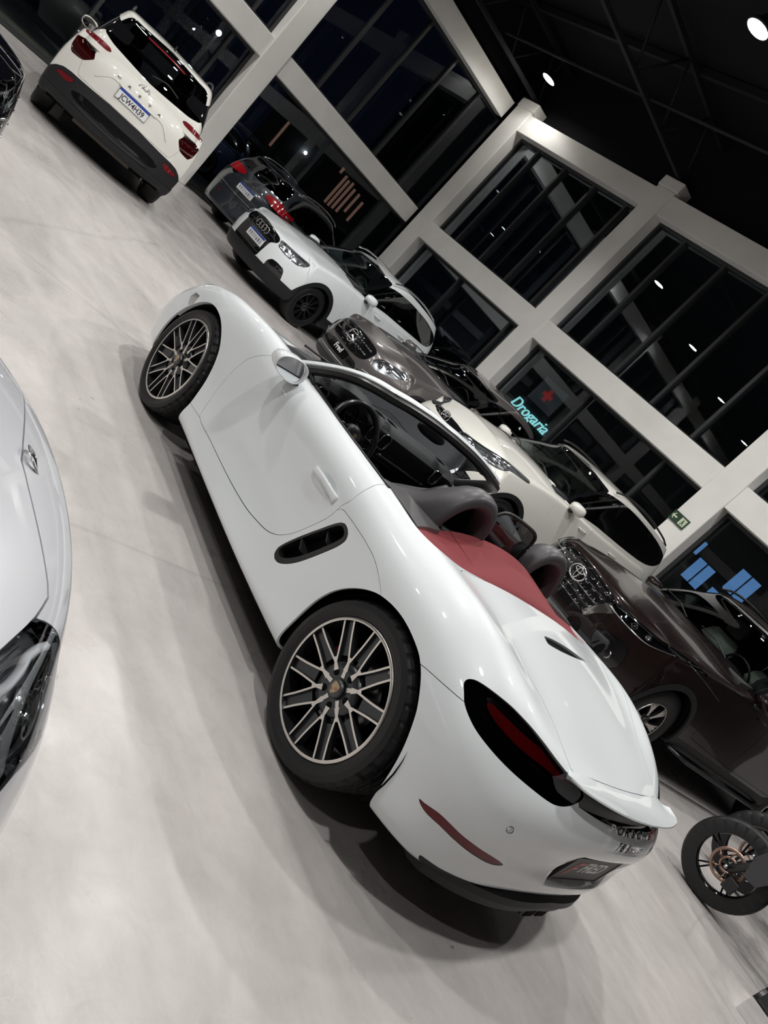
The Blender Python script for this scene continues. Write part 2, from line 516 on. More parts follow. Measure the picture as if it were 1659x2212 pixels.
def beam_x(x0, x1, y, z0, z1):
    global n; n += 1
    struct(MB().box(x0, x1, y-.12, y+.12, z0, z1), 'trim_%d' % n, M_COL, None, .01)
def beam_y(y0, y1, x, z0, z1):
    global n; n += 1
    struct(MB().box(x-.12, x+.12, y0, y1, z0, z1), 'trim_%d' % n, M_COL, None, .01)
xs = [X0]+[c for c in colx[::-1]]
for a, b in zip(xs, xs[1:]):
    a2, b2 = a+.225, b-(.275 if b > 13 else .225)
    beam_x(a2, b2, -8.14, 2.6, 3.03); beam_x(a2, b2, -8.14, 5.57, 5.98)
ys = [-8.0]+coly+[Y1]
for i, (a, b) in enumerate(zip(ys, ys[1:])):
    beam_y(a+(.21 if i else .0), b-.21, 13.76, 2.64, 3.05); beam_y(a+(.21 if i else .0), b-.21, 13.76, 5.63, 6.03)
# the upstand above the top beams up to the roof
struct(MB().box(X0, X1, -8.45, -8.35, 5.98, 7.35), 'wall_right', M_CEIL)
struct(MB().box(14.1, 14.2, Y0, Y1, 6.03, 7.35), 'wall_front', M_CEIL)
# glass bays: frame of mullions + panes
wn = 0
def bay(axis, a, b, c, z0, z1, marks):
    """glazed bay between a and b on the plane axis=c"""
    global wn; wn += 1
    fr = MB(); t = .03
    def bx(u0, u1, w0, w1, d=.05):
        if axis == 'y': fr.box(u0, u1, c-d, c+d, w0, w1)
        else: fr.box(c-d, c+d, u0, u1, w0, w1)
    bx(a, a+.06, z0, z1); bx(b-.06, b, z0, z1); bx(a+.06, b-.06, z0, z0+.05); bx(a+.06, b-.06, z1-.05, z1)
    for u in marks: bx(u-t, u+t, z0+.05, z1-.05, .07)
    w = struct(fr, 'window_%d' % wn, M_MULL)
    g = MB()
    if axis == 'y': g.box(a+.06, b-.06, c-.006, c+.006, z0+.05, z1-.05)
    else: g.box(c-.006, c+.006, a+.06, b-.06, z0+.05, z1-.05)
    g.obj('glass_pane', M_GLASS, w)
for a, b in zip(xs, xs[1:]):
    a2, b2 = a+.225, b-(.275 if b > 13 else .225)
    mk = [b2-.72-.965*k for k in range(5) if b2-.72-.965*k > a2+.3]
    bay('y', a2, b2, -8.32, .02, 2.6, [m for m in mk[1::2]]); bay('y', a2, b2, -8.32, 3.03, 5.57, mk)
for i, (a, b) in enumerate(zip(ys, ys[1:])):
    a2, b2 = a+(.21 if i else -.2), b-.21
    mk = [b2-.9-.95*k for k in range(5) if b2-.9-.95*k > a2+.3]
    bay('x', a2, b2, 13.95, .02, 2.64, mk[1::2]); bay('x', a2, b2, 13.95, 3.05, 5.63, mk)
# far side and back of the hall
m = MB(); m.box(X0, X1, Y1, Y1+.15, 0, 7.35); struct(m, 'wall_left', mat('grey_wall', (.20, .19, .18), .8))
m = MB(); m.box(X0-.15, X0, Y0, Y1, 0, 7.35); struct(m, 'wall_back', mat('beige_wall', (.34, .30, .26), .8))
n += 1
for i, x in enumerate(colx[:4]):
    n += 1; struct(MB().box(x-.225, x+.225, Y1-.5, Y1, 0, 6.2), 'trim_%d' % n, M_COL)
for z in (2.6, 5.57):
    n += 1; struct(MB().box(X0, X1, Y1-.3, Y1-.02, z, z+.42), 'trim_%d' % n, M_COL)
# roof trusses
def truss(x, lab):
    t = thing('roof_truss', lab, 'truss', (x, 0, 6.3), 0, 'roof trusses')
    a = MB(); a.box(-.05, .05, -8.3, Y1, -.03, .04); a.obj('bottom_chord', M_TRUSS, t)
    a = MB(); a.box(-.05, .05, -8.3, Y1, .85, .93); a.obj('top_chord', M_TRUSS, t)
    a = MB(); k = 0; y = -8.2
    while y < Y1-1:
        a.tube([(0, y, 0), (0, y+.65, .88)], .022, 6); a.tube([(0, y+.65, .88), (0, y+1.3, 0)], .022, 6); y += 1.3
    a.obj('web_bars', M_TRUSS, t)
for x, w_ in zip(colx, ('at the corner pillar, nearest the far glass wall', 'springing from the first pillar right of the corner', 'above the pillar with the exit sign', 'just above and ahead of the camera', 'behind the camera towards the back wall')): truss(x, 'dark steel lattice roof truss '+w_)
for k, y in enumerate([-6.6, -3.9, -1.2, 1.5, 4.2, 6.9, 9.6]):
    o = MB().box(X0, X1, y-.04, y+.04, 7.2, 7.32).obj('roof_purlin', M_TRUSS)
    tag(o, '%s dark roof purlin counted from the long glass wall' % ('first', 'second', 'third', 'fourth', 'fifth', 'sixth', 'seventh')[k], 'roof beam', 'roof purlins')
# sprinkler-like stay bars under the roof seen in the photo
for (p0, p1) in [((12.9, -6.2, 6.35), (4.2, -6.2, 6.35)), ]:
    o = MB().tube([p0, p1], .03, 8).obj('ceiling_pipe', M_TRUSS)
    tag(o, 'long dark pipe slung beneath the roof trusses by the corner', 'pipe')
# hall lamps
M_LAMP = mat('lamp_glow', (1, 1, 1), .5, emit=(1.0, .95, .86), es=60)
hs = None
def hall_lamp(x, y, k):
    visible = (x, y) in ((12.4, -7.3), (5.9, -4.1))
    lab = {(12.4, -7.3): 'round high-bay ceiling lamp glowing near the corner pillar', (5.9, -4.1): 'bright round high-bay ceiling lamp at the right edge of the picture'}.get((x, y), 'round high-bay ceiling lamp of the hall, only mirrored in glass and paint')
    t = thing('ceiling_lamp', lab, 'lamp', (x, y, LAMP_Z), 0, None if visible else 'high-bay lamps')
    MB().lathe([(.001, .16), (.06, .16), (.07, .12), (.165, .03), (.17, -.005), (.155, -.005)], 32, axis='z').obj('lamp_housing', M_BLACK, t)
    MB().lathe([(.15, -.004), (.0005, -.006)], 32, axis='z').obj('lamp_diffuser', M_LAMP, t)
    MB().tube([(0, 0, .16), (0, 0, .75)], .008, 6).obj('hanging_rod', M_TRUSS, t)
    ld = bpy.data.lights.new('lamp_light', 'SPOT'); ld.shadow_soft_size = .12; ld.energy = LAMP_W*k; ld.spot_size = math.radians(142); ld.spot_blend = .35
    ld.color = (1.0, .985, .97)
    lo = bpy.data.objects.new('lamp_light', ld); COL.objects.link(lo); lo.parent = t; lo.location = (0, 0, -.02)
for x, y, k in LAMPS: hall_lamp(x, y, k)

# ---------------------------------------------------------------- outside at night
struct(MB().box(14.0, 70, -60, 60, -.2, -.03), 'floor_forecourt', M_ASPH)
struct(MB().box(-40, 14.0, -60, -8.5, -.2, -.03), 'floor_street', M_ASPH)
struct(MB().box(14.35, 14.75, -9, 13, -.03, .1), 'trim_70', M_CURB)
o = MB().box(-9, 30, -16.3, -16, -.03, 9).obj('neighbour_wall', mat('dark_render', (.075, .073, .07), .85)); tag(o, 'dark rendered wall of the neighbouring building beyond the glass', 'building wall')
M_WIN = mat('lit_blue_window', (.02, .05, .1), .3, emit=(.13, .30, .62), es=.62)
for (x0, x1, z0, z1, lab) in [(6.55, 7.2, 2.05, 2.5, 'small blue-lit window beyond the glass, nearest the exit sign'), (5.9, 6.5, 1.45, 2.15, 'blue-lit window beyond the glass under a dark blind'), (4.95, 5.6, 1.95, 2.65, 'blue-lit window beyond the glass, rightmost and highest'), (5.2, 5.75, 1.2, 1.85, 'blue-lit window beyond the glass just above the dark brown car')]:
    t = thing('outside_window', lab, 'window', (x0, -15.98, z0), 0, 'blue-lit windows beyond the glass')
    w, h = x1-x0, z1-z0
    f = MB()
    for b in [(0, w, -.0, .03), (0, w, h-.03, h), (0, .03, 0, h), (w-.03, w, 0, h), (w/2-.015, w/2+.015, 0, h)]: f.box(b[0], b[1], 0, .05, b[2], b[3])
    f.obj('frame', M_MULL, t)
    MB().box(.03, w-.03, .0, .02, .03, h-.03).obj('pane', M_WIN, t)
t = thing('pharmacy_sign', 'pale shop board with a small red cross seen through the glass wall', 'sign', (13.4, -16.0, 2.4))
MB().box(-.55, .55, 0, .05, -.42, .42).obj('board', mat('sign_board', (.25, .27, .27), .6, emit=(.25, .28, .3), es=.05), t)
c = MB(); c.box(-.2, .2, .05, .08, -.06, .06); c.box(-.06, .06, .05, .08, .06, .2); c.box(-.06, .06, .05, .08, -.2, -.06)
c.obj('red_cross', mat('sign_red', (.5, .03, .03), .5, emit=(.6, .05, .05), es=.25), t)
o = text_mesh('script_sign', 'Drogaria', .5, mat('neon_teal', (.3, .8, .8), .5, emit=(.35, .85, .85), es=.9), None, basis((13.4, -15.97, 1.62), (-1, 0, 0), (0, 0, 1)), .02, .3)
tag(o, 'glowing teal script lettering beyond the glass below the red cross', 'sign')
# slatted screen and lights beyond the far wall
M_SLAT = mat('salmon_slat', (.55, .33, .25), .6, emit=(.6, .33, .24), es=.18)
o = MB().box(22.06, 22.12, -13, -8, -.03, 3.2).obj('screen_wall', mat('dark_screen_wall', (.02, .022, .026), .8)); tag(o, 'dark wall outside that carries the salmon slats', 'wall')
for k, (y, z0, z1) in enumerate([(-10.98, 2.75, 2.95), (-11.25, 1.75, 2.85), (-11.42, 1.75, 2.8), (-11.6, 1.78, 2.85), (-11.8, 1.8, 2.75), (-12.05, 2.0, 2.75), (-12.35, 1.85, 2.65)]):
    o = MB().box(22, 22.06, y-.035, y+.035, z0, z1).obj('screen_slat', M_SLAT)
    tag(o, ('small topmost', 'leftmost full-height', 'second full-height', 'third full-height', 'fourth full-height', 'short right-hand', 'rightmost')[k]+' salmon slat of the lit screen outside beyond the dark wagon', 'slat', 'salmon screen slats')
o = MB().box(22, 22.06, -8.62, -8.56, 1.75, 2.65).obj('lit_post', M_SLAT); tag(o, 'single thin salmon post standing outside above the dark wagon', 'post')
def bulb(name, loc, r, col, es, lab, watts=0):
    t = thing(name, lab, 'lamp', loc)
    MB().lathe([(.0005, r)]+[(r*math.sin(a), r*math.cos(a)) for a in np.linspace(.3, 2.8, 9)]+[(.0005, -r)], 16, axis='z').obj('bulb', mat(name+'_glow', col, .5, emit=col, es=es), t)
    MB().tube([(0, 0, -r), (0, 0, -loc[2])], .04, 8).obj('post', M_TRUSS, t)
    if watts:
        ld = bpy.data.lights.new('bulb_light', 'POINT'); ld.energy = watts; ld.color = col; ld.shadow_soft_size = r
        lo = bpy.data.objects.new('bulb_light', ld); COL.objects.link(lo); lo.parent = t
    return t
bulb('street_lamp', (18.0, -4.01, 2.63), .06, (.7, .85, 1.), 30, 'white street lamp shining through leaves beyond the far glass', 30)
bulb('garden_lamp', (23.4, -5.4, 2.52), .035, (.8, .9, 1.), 25, 'smaller white lamp beside the leafy lit tree outside')
bulb('yard_lamp', (22, -9.61, 2.38), .05, (.9, .95, 1.), 22, 'round white lamp outside above the roof of the dark wagon', 10)
# the tree around the street lamp
tr = thing('street_tree', 'dark leafy tree lit blue-white by a street lamp outside', 'tree', (22.3, -4.9, 0))
MB().tube([(0, 0, 0), (.05, .05, 1.2), (-.05, .1, 2.1)], [.09, .07, .04], 8).obj('trunk', mat('bark', (.05, .04, .03), .8), tr)
lf = MB(); rnd = random.Random(3)
for k in range(900):
    c = Vector((rnd.gauss(0, .35), rnd.gauss(0, .75), 2.45+rnd.gauss(0, .5)))
    d = Vector((rnd.uniform(-1, 1), rnd.uniform(-1, 1), rnd.uniform(-1, 1))).normalized(); e = d.orthogonal().normalized()
    s = rnd.uniform(.06, .13)
    lf.add([c, c+d*s*.5+e*s*.25, c+d*s, c+d*s*.5-e*s*.25], [(0, 1, 2, 3)])
lf.obj('foliage', mat('leaf', (.05, .08, .05), .5), tr)['kind'] = 'stuff'
# exit sign on the pillar
t = thing('exit_sign', 'green emergency exit sign with arrow and running figure on pillar', 'sign', (3.83, -7.985, 2.04), 0)
MB().box(-.15, .15, -.012, .006, -.085, .085).obj('sign_plate', mat('exit_green', (.02, .055, .03), .5), t)
M_EXW = mat('exit_white', (.62, .68, .5), .5)
MB().prism([(.135, .0), (.10, .048), (.082, .048), (.108, .013), (.04, .013), (.04, -.013), (.108, -.013), (.082, -.048), (.10, -.048)], 'y', .006, .009).obj('arrow', M_EXW, t)
mm = MB(); mm.box(-.13, -.02, .006, .009, -.06, .06); mm.obj('door_field', M_EXW, t)
f = MB(); f.box(-.085, -.065, .0095, .012, .02, .04)
f.tube([(-.075, .0105, .015), (-.08, .0105, -.015)], .008, 6); f.tube([(-.08, .0105, -.015), (-.06, .0105, -.03), (-.06, .0105, -.052)], .005, 6)
f.tube([(-.08, .0105, -.015), (-.095, .0105, -.03), (-.108, .0105, -.045)], .005, 6); f.tube([(-.077, .0105, .01), (-.055, .0105, .0)], .004, 6); f.tube([(-.077, .0105, .01), (-.098, .0105, -.002)], .004, 6)
f.obj('running_figure', mat('exit_dark', (.02, .08, .04), .5), t)
# ---------------------------------------------------------------- wheels
def spoke_bar(mb, pts, w, d, mi_face, mi_side, yf):
    """bar following 2D pts (u,v) in the wheel plane; face at depth yf(r), depth d, half width w(r)"""
    n = len(pts); P = [Vector((p[0], p[1])) for p in pts]; top = []; bot = []
    for i, p in enumerate(P):
        t = (P[min(i+1, n-1)]-P[max(i-1, 0)]).normalized(); nn = Vector((-t.y, t.x)); r = p.length
        hw = w(r) if callable(w) else w; y = yf(r)
        a, b = p+nn*hw, p-nn*hw
        top += [(a.x, y, a.y), (b.x, y, b.y)]
        a, b = p+nn*(hw+.002), p-nn*(hw+.002)
        bot += [(a.x, y-d, a.y), (b.x, y-d, b.y)]
    vs = top+bot; m = 2*n
    for i in range(n-1):
        k = 2*i
        mb.add([vs[k], vs[k+1], vs[k+3], vs[k+2]], [(0, 1, 2, 3)], mi_face)
        mb.add([vs[k], vs[k+2], vs[m+k+2], vs[m+k]], [(0, 1, 2, 3)], mi_side)
        mb.add([vs[k+1], vs[k+3], vs[m+k+3], vs[m+k+1]], [(0, 1, 2, 3)], mi_side)
        mb.add([vs[m+k], vs[m+k+1], vs[m+k+3], vs[m+k+2]], [(0, 1, 2, 3)], mi_side)
def make_tyre(R, rr, w, parent, detail=1, name='tyre'):
    mb = MB(); n = 180 if detail else 60
    s = R-rr
    prof = [(rr-.004, -.012), (rr+.004, -.001), (rr+s*.25, .007), (rr+s*.5, .010), (rr+s*.78, .003), (R-.012, -.010), (R-.005, -.022), (R-.001, -.04)]
    tread = []
    y = -.045; g = [-.045]
    c = -w/2+.0
    grooves = [.25, .42, .58, .75] if detail else []
    yy = []
    for q in grooves:
        yc = -w*q
        yy += [(R, yc+.006), (R-.007, yc+.004), (R-.007, yc-.004), (R, yc-.006)]
    back = [(R-.001, -w+.04), (R-.005, -w+.022), (R-.012, -w+.01), (rr+s*.5, -w-.008), (rr, -w+.005)]
    full = prof+yy+back
    rings = []
    for i, (r, h) in enumerate(full):
        ring = []
        sh = detail and (i in (4, 5, 6, 7) or (8 <= i < 8+len(yy)) or i in (8+len(yy), 9+len(yy)))
        for k in range(n):
            a = 2*PI*k/n; q = r
            ph = (k+(i//2 if 8 <= i < 8+len(yy) else 0)) % 5
            if sh and ph == 0 and r > R-.013: q = r-.0055
            ring.append((q*math.cos(a), h, q*math.sin(a)))
        rings.append(ring)
    mb.rings(rings, True, False, 0, True)
    return mb.obj(name, M_TYRE, parent, auto=math.radians(17 if detail else 35))
def make_wheel(parent, loc, side, R=.346, rr=.266, w=.255, style='twin', rot=0., mats=None, detail=1, name='wheel'):
    """face plane at local y=0 pointing outwards"""
    mats = mats or [M_ALU, M_GUN, M_VOID]
    mb = MB(); nn = 72 if detail else 40
    # outer lip, machined
    mb.lathe([(rr+.001, -.012), (rr, -.001), (rr-.003, .002), (rr-.013, .001)], nn, 0)
    mb.lathe([(rr-.013, .001), (rr-.015, -.010), (rr-.018, -.045), (rr-.020, -.10), (rr-.03, -w+.02), (rr-.005, -w), (rr+.004, -w+.01)], nn, 1)
    yf = lambda r: -.004-.020*max(0, 1-(r/rr))**1.3 - .0
    if style == 'twin':
        for k in range(10):
            a = rot+2*PI*k/10; ca, sa = math.cos(a), math.sin(a)
            for sg in (1, -1):
                pts = []
                for t in np.linspace(0, 1, 14):
                    r = rr-.010-(rr-.010-.098)*t
                    lat = .0235+.0068*max(0, (t-.35)/.65)**1.4
                    x, y = math.sqrt(max(r*r-lat*lat, 0)), sg*lat
                    pts.append((x*ca-y*sa, x*sa+y*ca))
                spoke_bar(mb, pts, .0040, .034, 0, 1, yf)
            # pocket floor between the two rails
            pts = []
            for t in np.linspace(0, 1, 8):
                r = rr-.012-(rr-.012-.125)*t; pts.append((r*ca, r*sa))
            spoke_bar(mb, pts, lambda r: .0225, .020, 1, 1, lambda r: yf(r)-.014)
            # web joining neighbours near the hub
            b = a+PI/10; cb, sb = math.cos(b), math.sin(b)
            spoke_bar(mb, [(cb*.122, sb*.122), (cb*.10, sb*.10), (cb*.07, sb*.07)], lambda r: .0035+max(0, .12-r)*.16, .03, 0, 1, yf)
        mb.lathe([(.105, yf(.105)-.016), (.098, yf(.1)-.003), (.06, yf(.06)-.001), (.045, yf(.045)-.002), (.0005, yf(.04)-.004)], 48, 1)
        for k in range(5):
            a = rot+2*PI*k/5+PI/10; b = a+PI/5
            c = (.066*math.cos(a), yf(.06)-.0005, .066*math.sin(a))
            mb.lathe([(.0145, -.0), (.0135, .0015), (.0005, .0016)], 16, 2, 'y', c)
            # machined facets between the bolt holes
            cb, sb = math.cos(b), math.sin(b)
            spoke_bar(mb, [(cb*.044, sb*.044), (cb*.075, sb*.075), (cb*.1, sb*.1)], lambda r: .006+(.1-r)*.05, .012, 0, 1, lambda r: yf(r)+.0005)
    elif style == 'multi':      # many thin black spokes
        for k in range(10):
            a = rot+2*PI*k/10
            for dd in (-.09, .09):
                pts = [((rr-.008-(rr-.07)*t)*math.cos(a+dd*(1-t*.4)), (rr-.008-(rr-.07)*t)*math.sin(a+dd*(1-t*.4))) for t in np.linspace(0, 1, 5)]
                spoke_bar(mb, pts, .006, .03, 0, 1, yf)
        mb.lathe([(.08, -.03), (.07, -.016), (.0005, -.012)], 32, 1)
        for k in range(5):
            a = 2*PI*k/5; mb.lathe([(.010, -.014), (.009, -.004), (.0005, -.004)], 10, 0, 'y', (.055*math.cos(a), 0, .055*math.sin(a)))
    else:                       # broad twisted spokes
        for k in range(6):
            a = rot+2*PI*k/6
            for dd, hw in ((-.17, .012), (.02, .017), (.2, .010)):
                pts = [((rr-.008-(rr-.065)*t)*math.cos(a+dd*(1-t)+.12*t), (rr-.008-(rr-.065)*t)*math.sin(a+dd*(1-t)+.12*t)) for t in np.linspace(0, 1, 5)]
                spoke_bar(mb, pts, hw*.8, .03, 0, 1, yf)
        mb.lathe([(.075, -.03), (.065, -.016), (.0005, -.010)], 32, 1)
    wheel = mb.obj(name, mats, parent)
    wheel.location = loc
    if side < 0: wheel.rotation_euler = (0, 0, PI)
    make_tyre(R, rr, w, wheel, detail)
    c = MB().lathe([(.036, -.016), (.034, -.006), (.028, -.004), (.0005, -.0035)], 32, 0)
    hub = c.obj('hub_cap', mat('hub_grey', (.09, .09, .095), .35, .6) if style == 'twin' else M_GUN, wheel)
    d = MB().lathe([(.165, -.075), (.165, -.10)], 48, 0); d.lathe([(.06, -.07), (.165, -.075)], 48, 0); d.lathe([(.08, -.04), (.08, -.075)], 32, 0)
    d.lathe([(.165, -.10), (.001, -.10)], 48, 0)
    d.obj('brake_disc', M_DISC if detail else M_VOID, wheel)
    if detail:
        cl = MB()
        R1, R2 = .12, .18
        A = np.linspace(-.35, .35, 6)+(0.2 if side > 0 else PI-.2)
        cl.rings([[(R1*math.cos(a), -.055, R1*math.sin(a)), (R2*math.cos(a), -.055, R2*math.sin(a)), (R2*math.cos(a), -.12, R2*math.sin(a)), (R1*math.cos(a), -.12, R1*math.sin(a))] for a in A], smooth=False)
        cl.obj('brake_caliper', mat('caliper_red', (.25, .01, .01), .4), wheel)
    # back plate closes the barrel
    MB().lathe([(rr-.03, -w+.03), (.001, -w+.03)], 40, 0).obj('inner_barrel', M_VOID, wheel)
    return wheel, hub
def shield(mb, c, s, mi=0, d=.002, normal=(0, 1, 0), up=(0, 0, 1), k=1.0):
    N = Vector(normal); U = Vector(up); X = U.cross(N)
    out = [(-.42, .5), (0, .56), (.42, .5), (.44, .1), (.32, -.28), (0, -.56), (-.32, -.28), (-.44, .1)]
    c = Vector(c)
    vs = [c+X*(u*s*k)+U*(v*s*k)+N*d for u, v in out]+[c+X*(u*s*k)+U*(v*s*k) for u, v in out]
    n = len(out)
    mb.add(vs, [tuple(range(n))]+[(i, (i+1) % n, n+(i+1) % n, n+i) for i in range(n)], mi)
# ---------------------------------------------------------------- the white open roadster
def hero_surface(levels=4):
    #        x     r0y  r0z   r1y   r1z   r2y   r2z   r3y  r3z   r4y  r4z   r5y   r5z   r6y  r6z   i1y,z       i2y,z      cz
    T = [
     (2.96, .70, .17, .800, .19, .845, .31, .855, .44, .845, .57, .800, .675, .715, .725, .56, .715, .30, .700, .690),
     (2.72, .72, .17, .845, .19, .872, .33, .876, .48, .868, .62, .835, .747, .748, .798, .58, .780, .30, .775, .765),
     (2.475, .72, .17, .865, .19, .885, .34, .889, .50, .884, .66, .850, .797, .765, .845, .59, .815, .30, .825, .820),
     (2.20, .72, .17, .865, .185, .882, .33, .884, .50, .878, .67, .850, .822, .765, .875, .59, .845, .30, .865, .865),
     (1.95, .72, .17, .860, .185, .872, .30, .868, .48, .862, .66, .842, .820, .765, .890, .60, .870, .30, .900, .905),
     (1.65, .72, .17, .870, .185, .868, .28, .846, .44, .845, .62, .838, .790, .762, .882, .62, .880, .30, .910, .920),
     (1.30, .72, .17, .880, .185, .872, .28, .838, .44, .836, .62, .838, .790, .757, .884, .62, .890, .30, .900, .905),
     (0.95, .72, .17, .885, .185, .876, .28, .840, .44, .838, .62, .845, .800, .755, .890, .62, .895, .30, .900, .905),
     (0.62, .72, .17, .885, .190, .882, .30, .862, .46, .860, .63, .858, .805, .755, .900, .61, .915, .30, .935, .940),
     (0.32, .72, .18, .885, .200, .893, .34, .896, .50, .892, .66, .866, .812, .745, .908, .60, .925, .30, .950, .955),
     (0.02, .72, .20, .882, .220, .900, .36, .905, .52, .900, .68, .862, .820, .728, .926, .57, .920, .30, .935, .940),
     (-.20, .72, .21, .868, .230, .892, .37, .897, .52, .888, .67, .838, .802, .702, .905, .54, .895, .29, .900, .900),
     (-.38, .69, .225, .832, .240, .858, .38, .866, .52, .858, .65, .792, .767, .660, .858, .50, .856, .27, .858, .855),
     (-.52, .65, .235, .775, .250, .800, .38, .812, .50, .806, .62, .720, .735, .590, .803, .44, .815, .24, .815, .812),
    ]
    rows = 7
    side = [[] for _ in range(rows)]
    fc = [(3.10, .64, .17), (3.16, .735, .19), (3.18, .775, .30), (3.17, .785, .42), (3.12, .775, .54), (3.04, .715, .645), (2.98, .60, .685)]
    # corner is a touch ahead of the first table station
    for r in range(rows): side[r].append(fc[r])
    for t in T:
        for r in range(rows): side[r].append((t[0], t[1+2*r], t[2+2*r]))
    rc = [(-.58, .59, .225), (-.615, .665, .252), (-.625, .695, .38), (-.64, .710, .48), (-.645, .695, .60), (-.635, .590, .705), (-.60, .505, .772)]
    for r in range(rows): side[r].append(rc[r])
    fr = [  # y .52, .27, 0  x per row
     [(3.26, .0, .17), (3.25, .27, .17), (3.20, .50, .17)],
     [(3.40, .0, .19), (3.385, .27, .19), (3.31, .54, .19)],
     [(3.45, .0, .29), (3.43, .28, .29), (3.345, .56, .295)],
     [(3.45, .0, .40), (3.43, .28, .405), (3.34, .56, .41)],
     [(3.42, .0, .50), (3.395, .28, .51), (3.29, .56, .525)],
     [(3.34, .0, .575), (3.31, .28, .585), (3.20, .54, .62)],
     [(3.22, .0, .62), (3.20, .26, .63), (3.11, .47, .655)]]
    re = [
     [(-.67, .47, .25), (-.705, .24, .28), (-.72, 0, .29)],
     [(-.70, .49, .290), (-.755, .26, .327), (-.77, 0, .336)],
     [(-.715, .51, .39), (-.775, .27, .41), (-.79, 0, .415)],
     [(-.72, .53, .48), (-.76, .28, .49), (-.772, 0, .49)],
     [(-.735, .51, .605), (-.79, .27, .615), (-.805, 0, .62)],
     [(-.705, .44, .708), (-.758, .24, .716), (-.770, 0, .718)],
     [(-.66, .36, .765), (-.70, .18, .768), (-.71, 0, .768)]]
    top = [[(t[0], t[15], t[16]), (t[0], t[17], t[18]), (t[0], 0, t[19])] for t in T]
    V, F = box_cage(side, fr, re, top, None, None)
    return subdiv_cage(V, F, levels, fit=5, relax=.75)
CYAW = math.radians(-2.5882)
M_SHUT = M_VOID
def build_roadster():
    car = thing('sports_car', 'white open-top two-seat roadster with folded red roof and silver multi-spoke wheels', 'car', (0, 0, 0), CYAW)
    sk = hero_surface(4)
    # dark shell just inside the skin
    arch_r = smooth_poly([(.330, .10), (.350, .2), (.362, .30), (.367, .37), (.361, .44), (.337, .515), (.296, .578), (.237, .637), (.171, .681), (.101, .706), (.029, .718), (-.038, .718), (-.103, .709), (-.15, .697), (-.2, .672), (-.25, .634), (-.298, .585), (-.335, .524), (-.363, .46), (-.388, .376), (-.400, .318), (-.407, .26), (-.407, .1)], 5)
    arch_f = smooth_poly([(2.855, .08), (2.858, .2), (2.858, .32), (2.838, .44), (2.783, .546), (2.699, .636), (2.60, .69), (2.49, .71), (2.373, .702), (2.27, .669), (2.167, .609), (2.105, .539), (2.06, .448), (2.036, .353), (2.024, .29), (2.03, .16), (2.03, .08)], 5)
    fr = lambda V: np.maximum(sdf_poly(V[:, [0, 2]], arch_r), sdf_poly(V[:, [0, 2]], arch_f))
    _, sk = sk.cut(fr, 0)
    # cockpit and roof-box opening
    op = [(2.02, 0), (1.99, .3), (1.9, .52), (1.80, .67), (1.70, .712), (1.5, .722), (1.2, .722), (.95, .718), (.72, .722), (.50, .738), (.39, .742), (.30, .722), (.24, .68), (.21, .60), (.195, .42), (.19, .2), (.19, 0)]
    op = op+[(x, -y) for x, y in op[-2:0:-1]]
    cock, sk = sk.cut(reg_top(op, .7), 0)
    P = lambda s, name, m=M_WHITE, rim=.012, **k: s.obj(name, m, car, rim=rim, **k)
    # underbody plate
    # --- tail lights (both sides)
    tail = [(-.332, .747), (-.306, .764), (-.303, .779), (-.317, .793), (-.359, .806), (-.417, .815), (-.476, .812), (-.526, .801), (-.572, .787), (-.615, .774), (-.640, .768), (-.668, .758), (-.685, .742), (-.694, .722), (-.692, .704), (-.68, .695), (-.632, .693), (-.571, .694), (-.508, .698), (-.448, .704), (-.403, .714), (-.365, .727)]
    red = [(-.375, .765), (-.42, .770), (-.467, .769), (-.517, .768), (-.559, .765), (-.60, .761), (-.630, .755), (-.636, .738), (-.601, .735), (-.569, .737), (-.521, .737), (-.466, .740), (-.425, .744), (-.385, .754)]
    tf = lambda V: np.minimum(reg_side(tail, 0)(V), np.abs(V[:, 1])-.37)
    intk = [(.735, .352), (.757, .385), (.727, .474), (.667, .579), (.60, .676), (.566, .703), (.527, .703), (.500, .690), (.489, .669), (.500, .628), (.532, .566), (.570, .496), (.609, .430), (.650, .380), (.690, .352)]
    ik = lambda V: np.minimum(reg_side(intk, 0)(V), np.abs(V[:, 1])-.5)
    hl = [(2.80, .70), (2.86, .80), (2.94, .792), (3.03, .73), (3.06, .62), (3.03, .56), (2.94, .58), (2.86, .64)]
    hf = lambda V: np.maximum(reg_top(hl, .55)(V), reg_top([(a, -b_) for a, b_ in hl], .55)(V))
    plf = lambda V: np.minimum.reduce([-V[:, 0]-.5, .27-np.abs(V[:, 1]), V[:, 2]-.38, .62-V[:, 2]])
    black = sk
    for f_ in (tf, ik, hf, plf): black = black.clip(lambda V: -f_(V), -.004)
    black = black.clip(lambda V: -fr(V), .035)
    black.offset(-.012).obj('inner_shell', M_VOID, car, rim=0)
    t, sk = sk.cut(tf, .0018)
    for sg in (1, -1):
        s = t.clip(lambda V: V[:, 1]*sg)
        bed = s.offset(-.03)
        lens = s.obj('tail_light', M_SMOKE, car, rim=.03, rim_mi=0)
        lens.data.materials.append(M_GLOSS)
        for p in lens.data.polygons[len(s.F):]: p.material_index = 1
        bed.obj('lamp_housing', M_GLOSS, lens, rim=0)
        r = bed.clip(reg_side(red, 0), 0); r.obj('light_bar', mat('red_light_bar', (.42, .006, .012), .15, coat=1), lens, rim=.01, push=.017)
        w_ = bed.clip(reg_side([(-.36, .772), (-.42, .783), (-.5, .785), (-.56, .778), (-.56, .774), (-.5, .778), (-.42, .776)], 0), 0)
        w_.obj('chrome_line', M_CHROME, lens, rim=.004, push=.012)
        w_ = bed.clip(reg_side([(-.40, .738), (-.46, .728), (-.54, .722), (-.60, .720), (-.60, .716), (-.54, .716), (-.46, .722), (-.40, .733)], 0), 0)
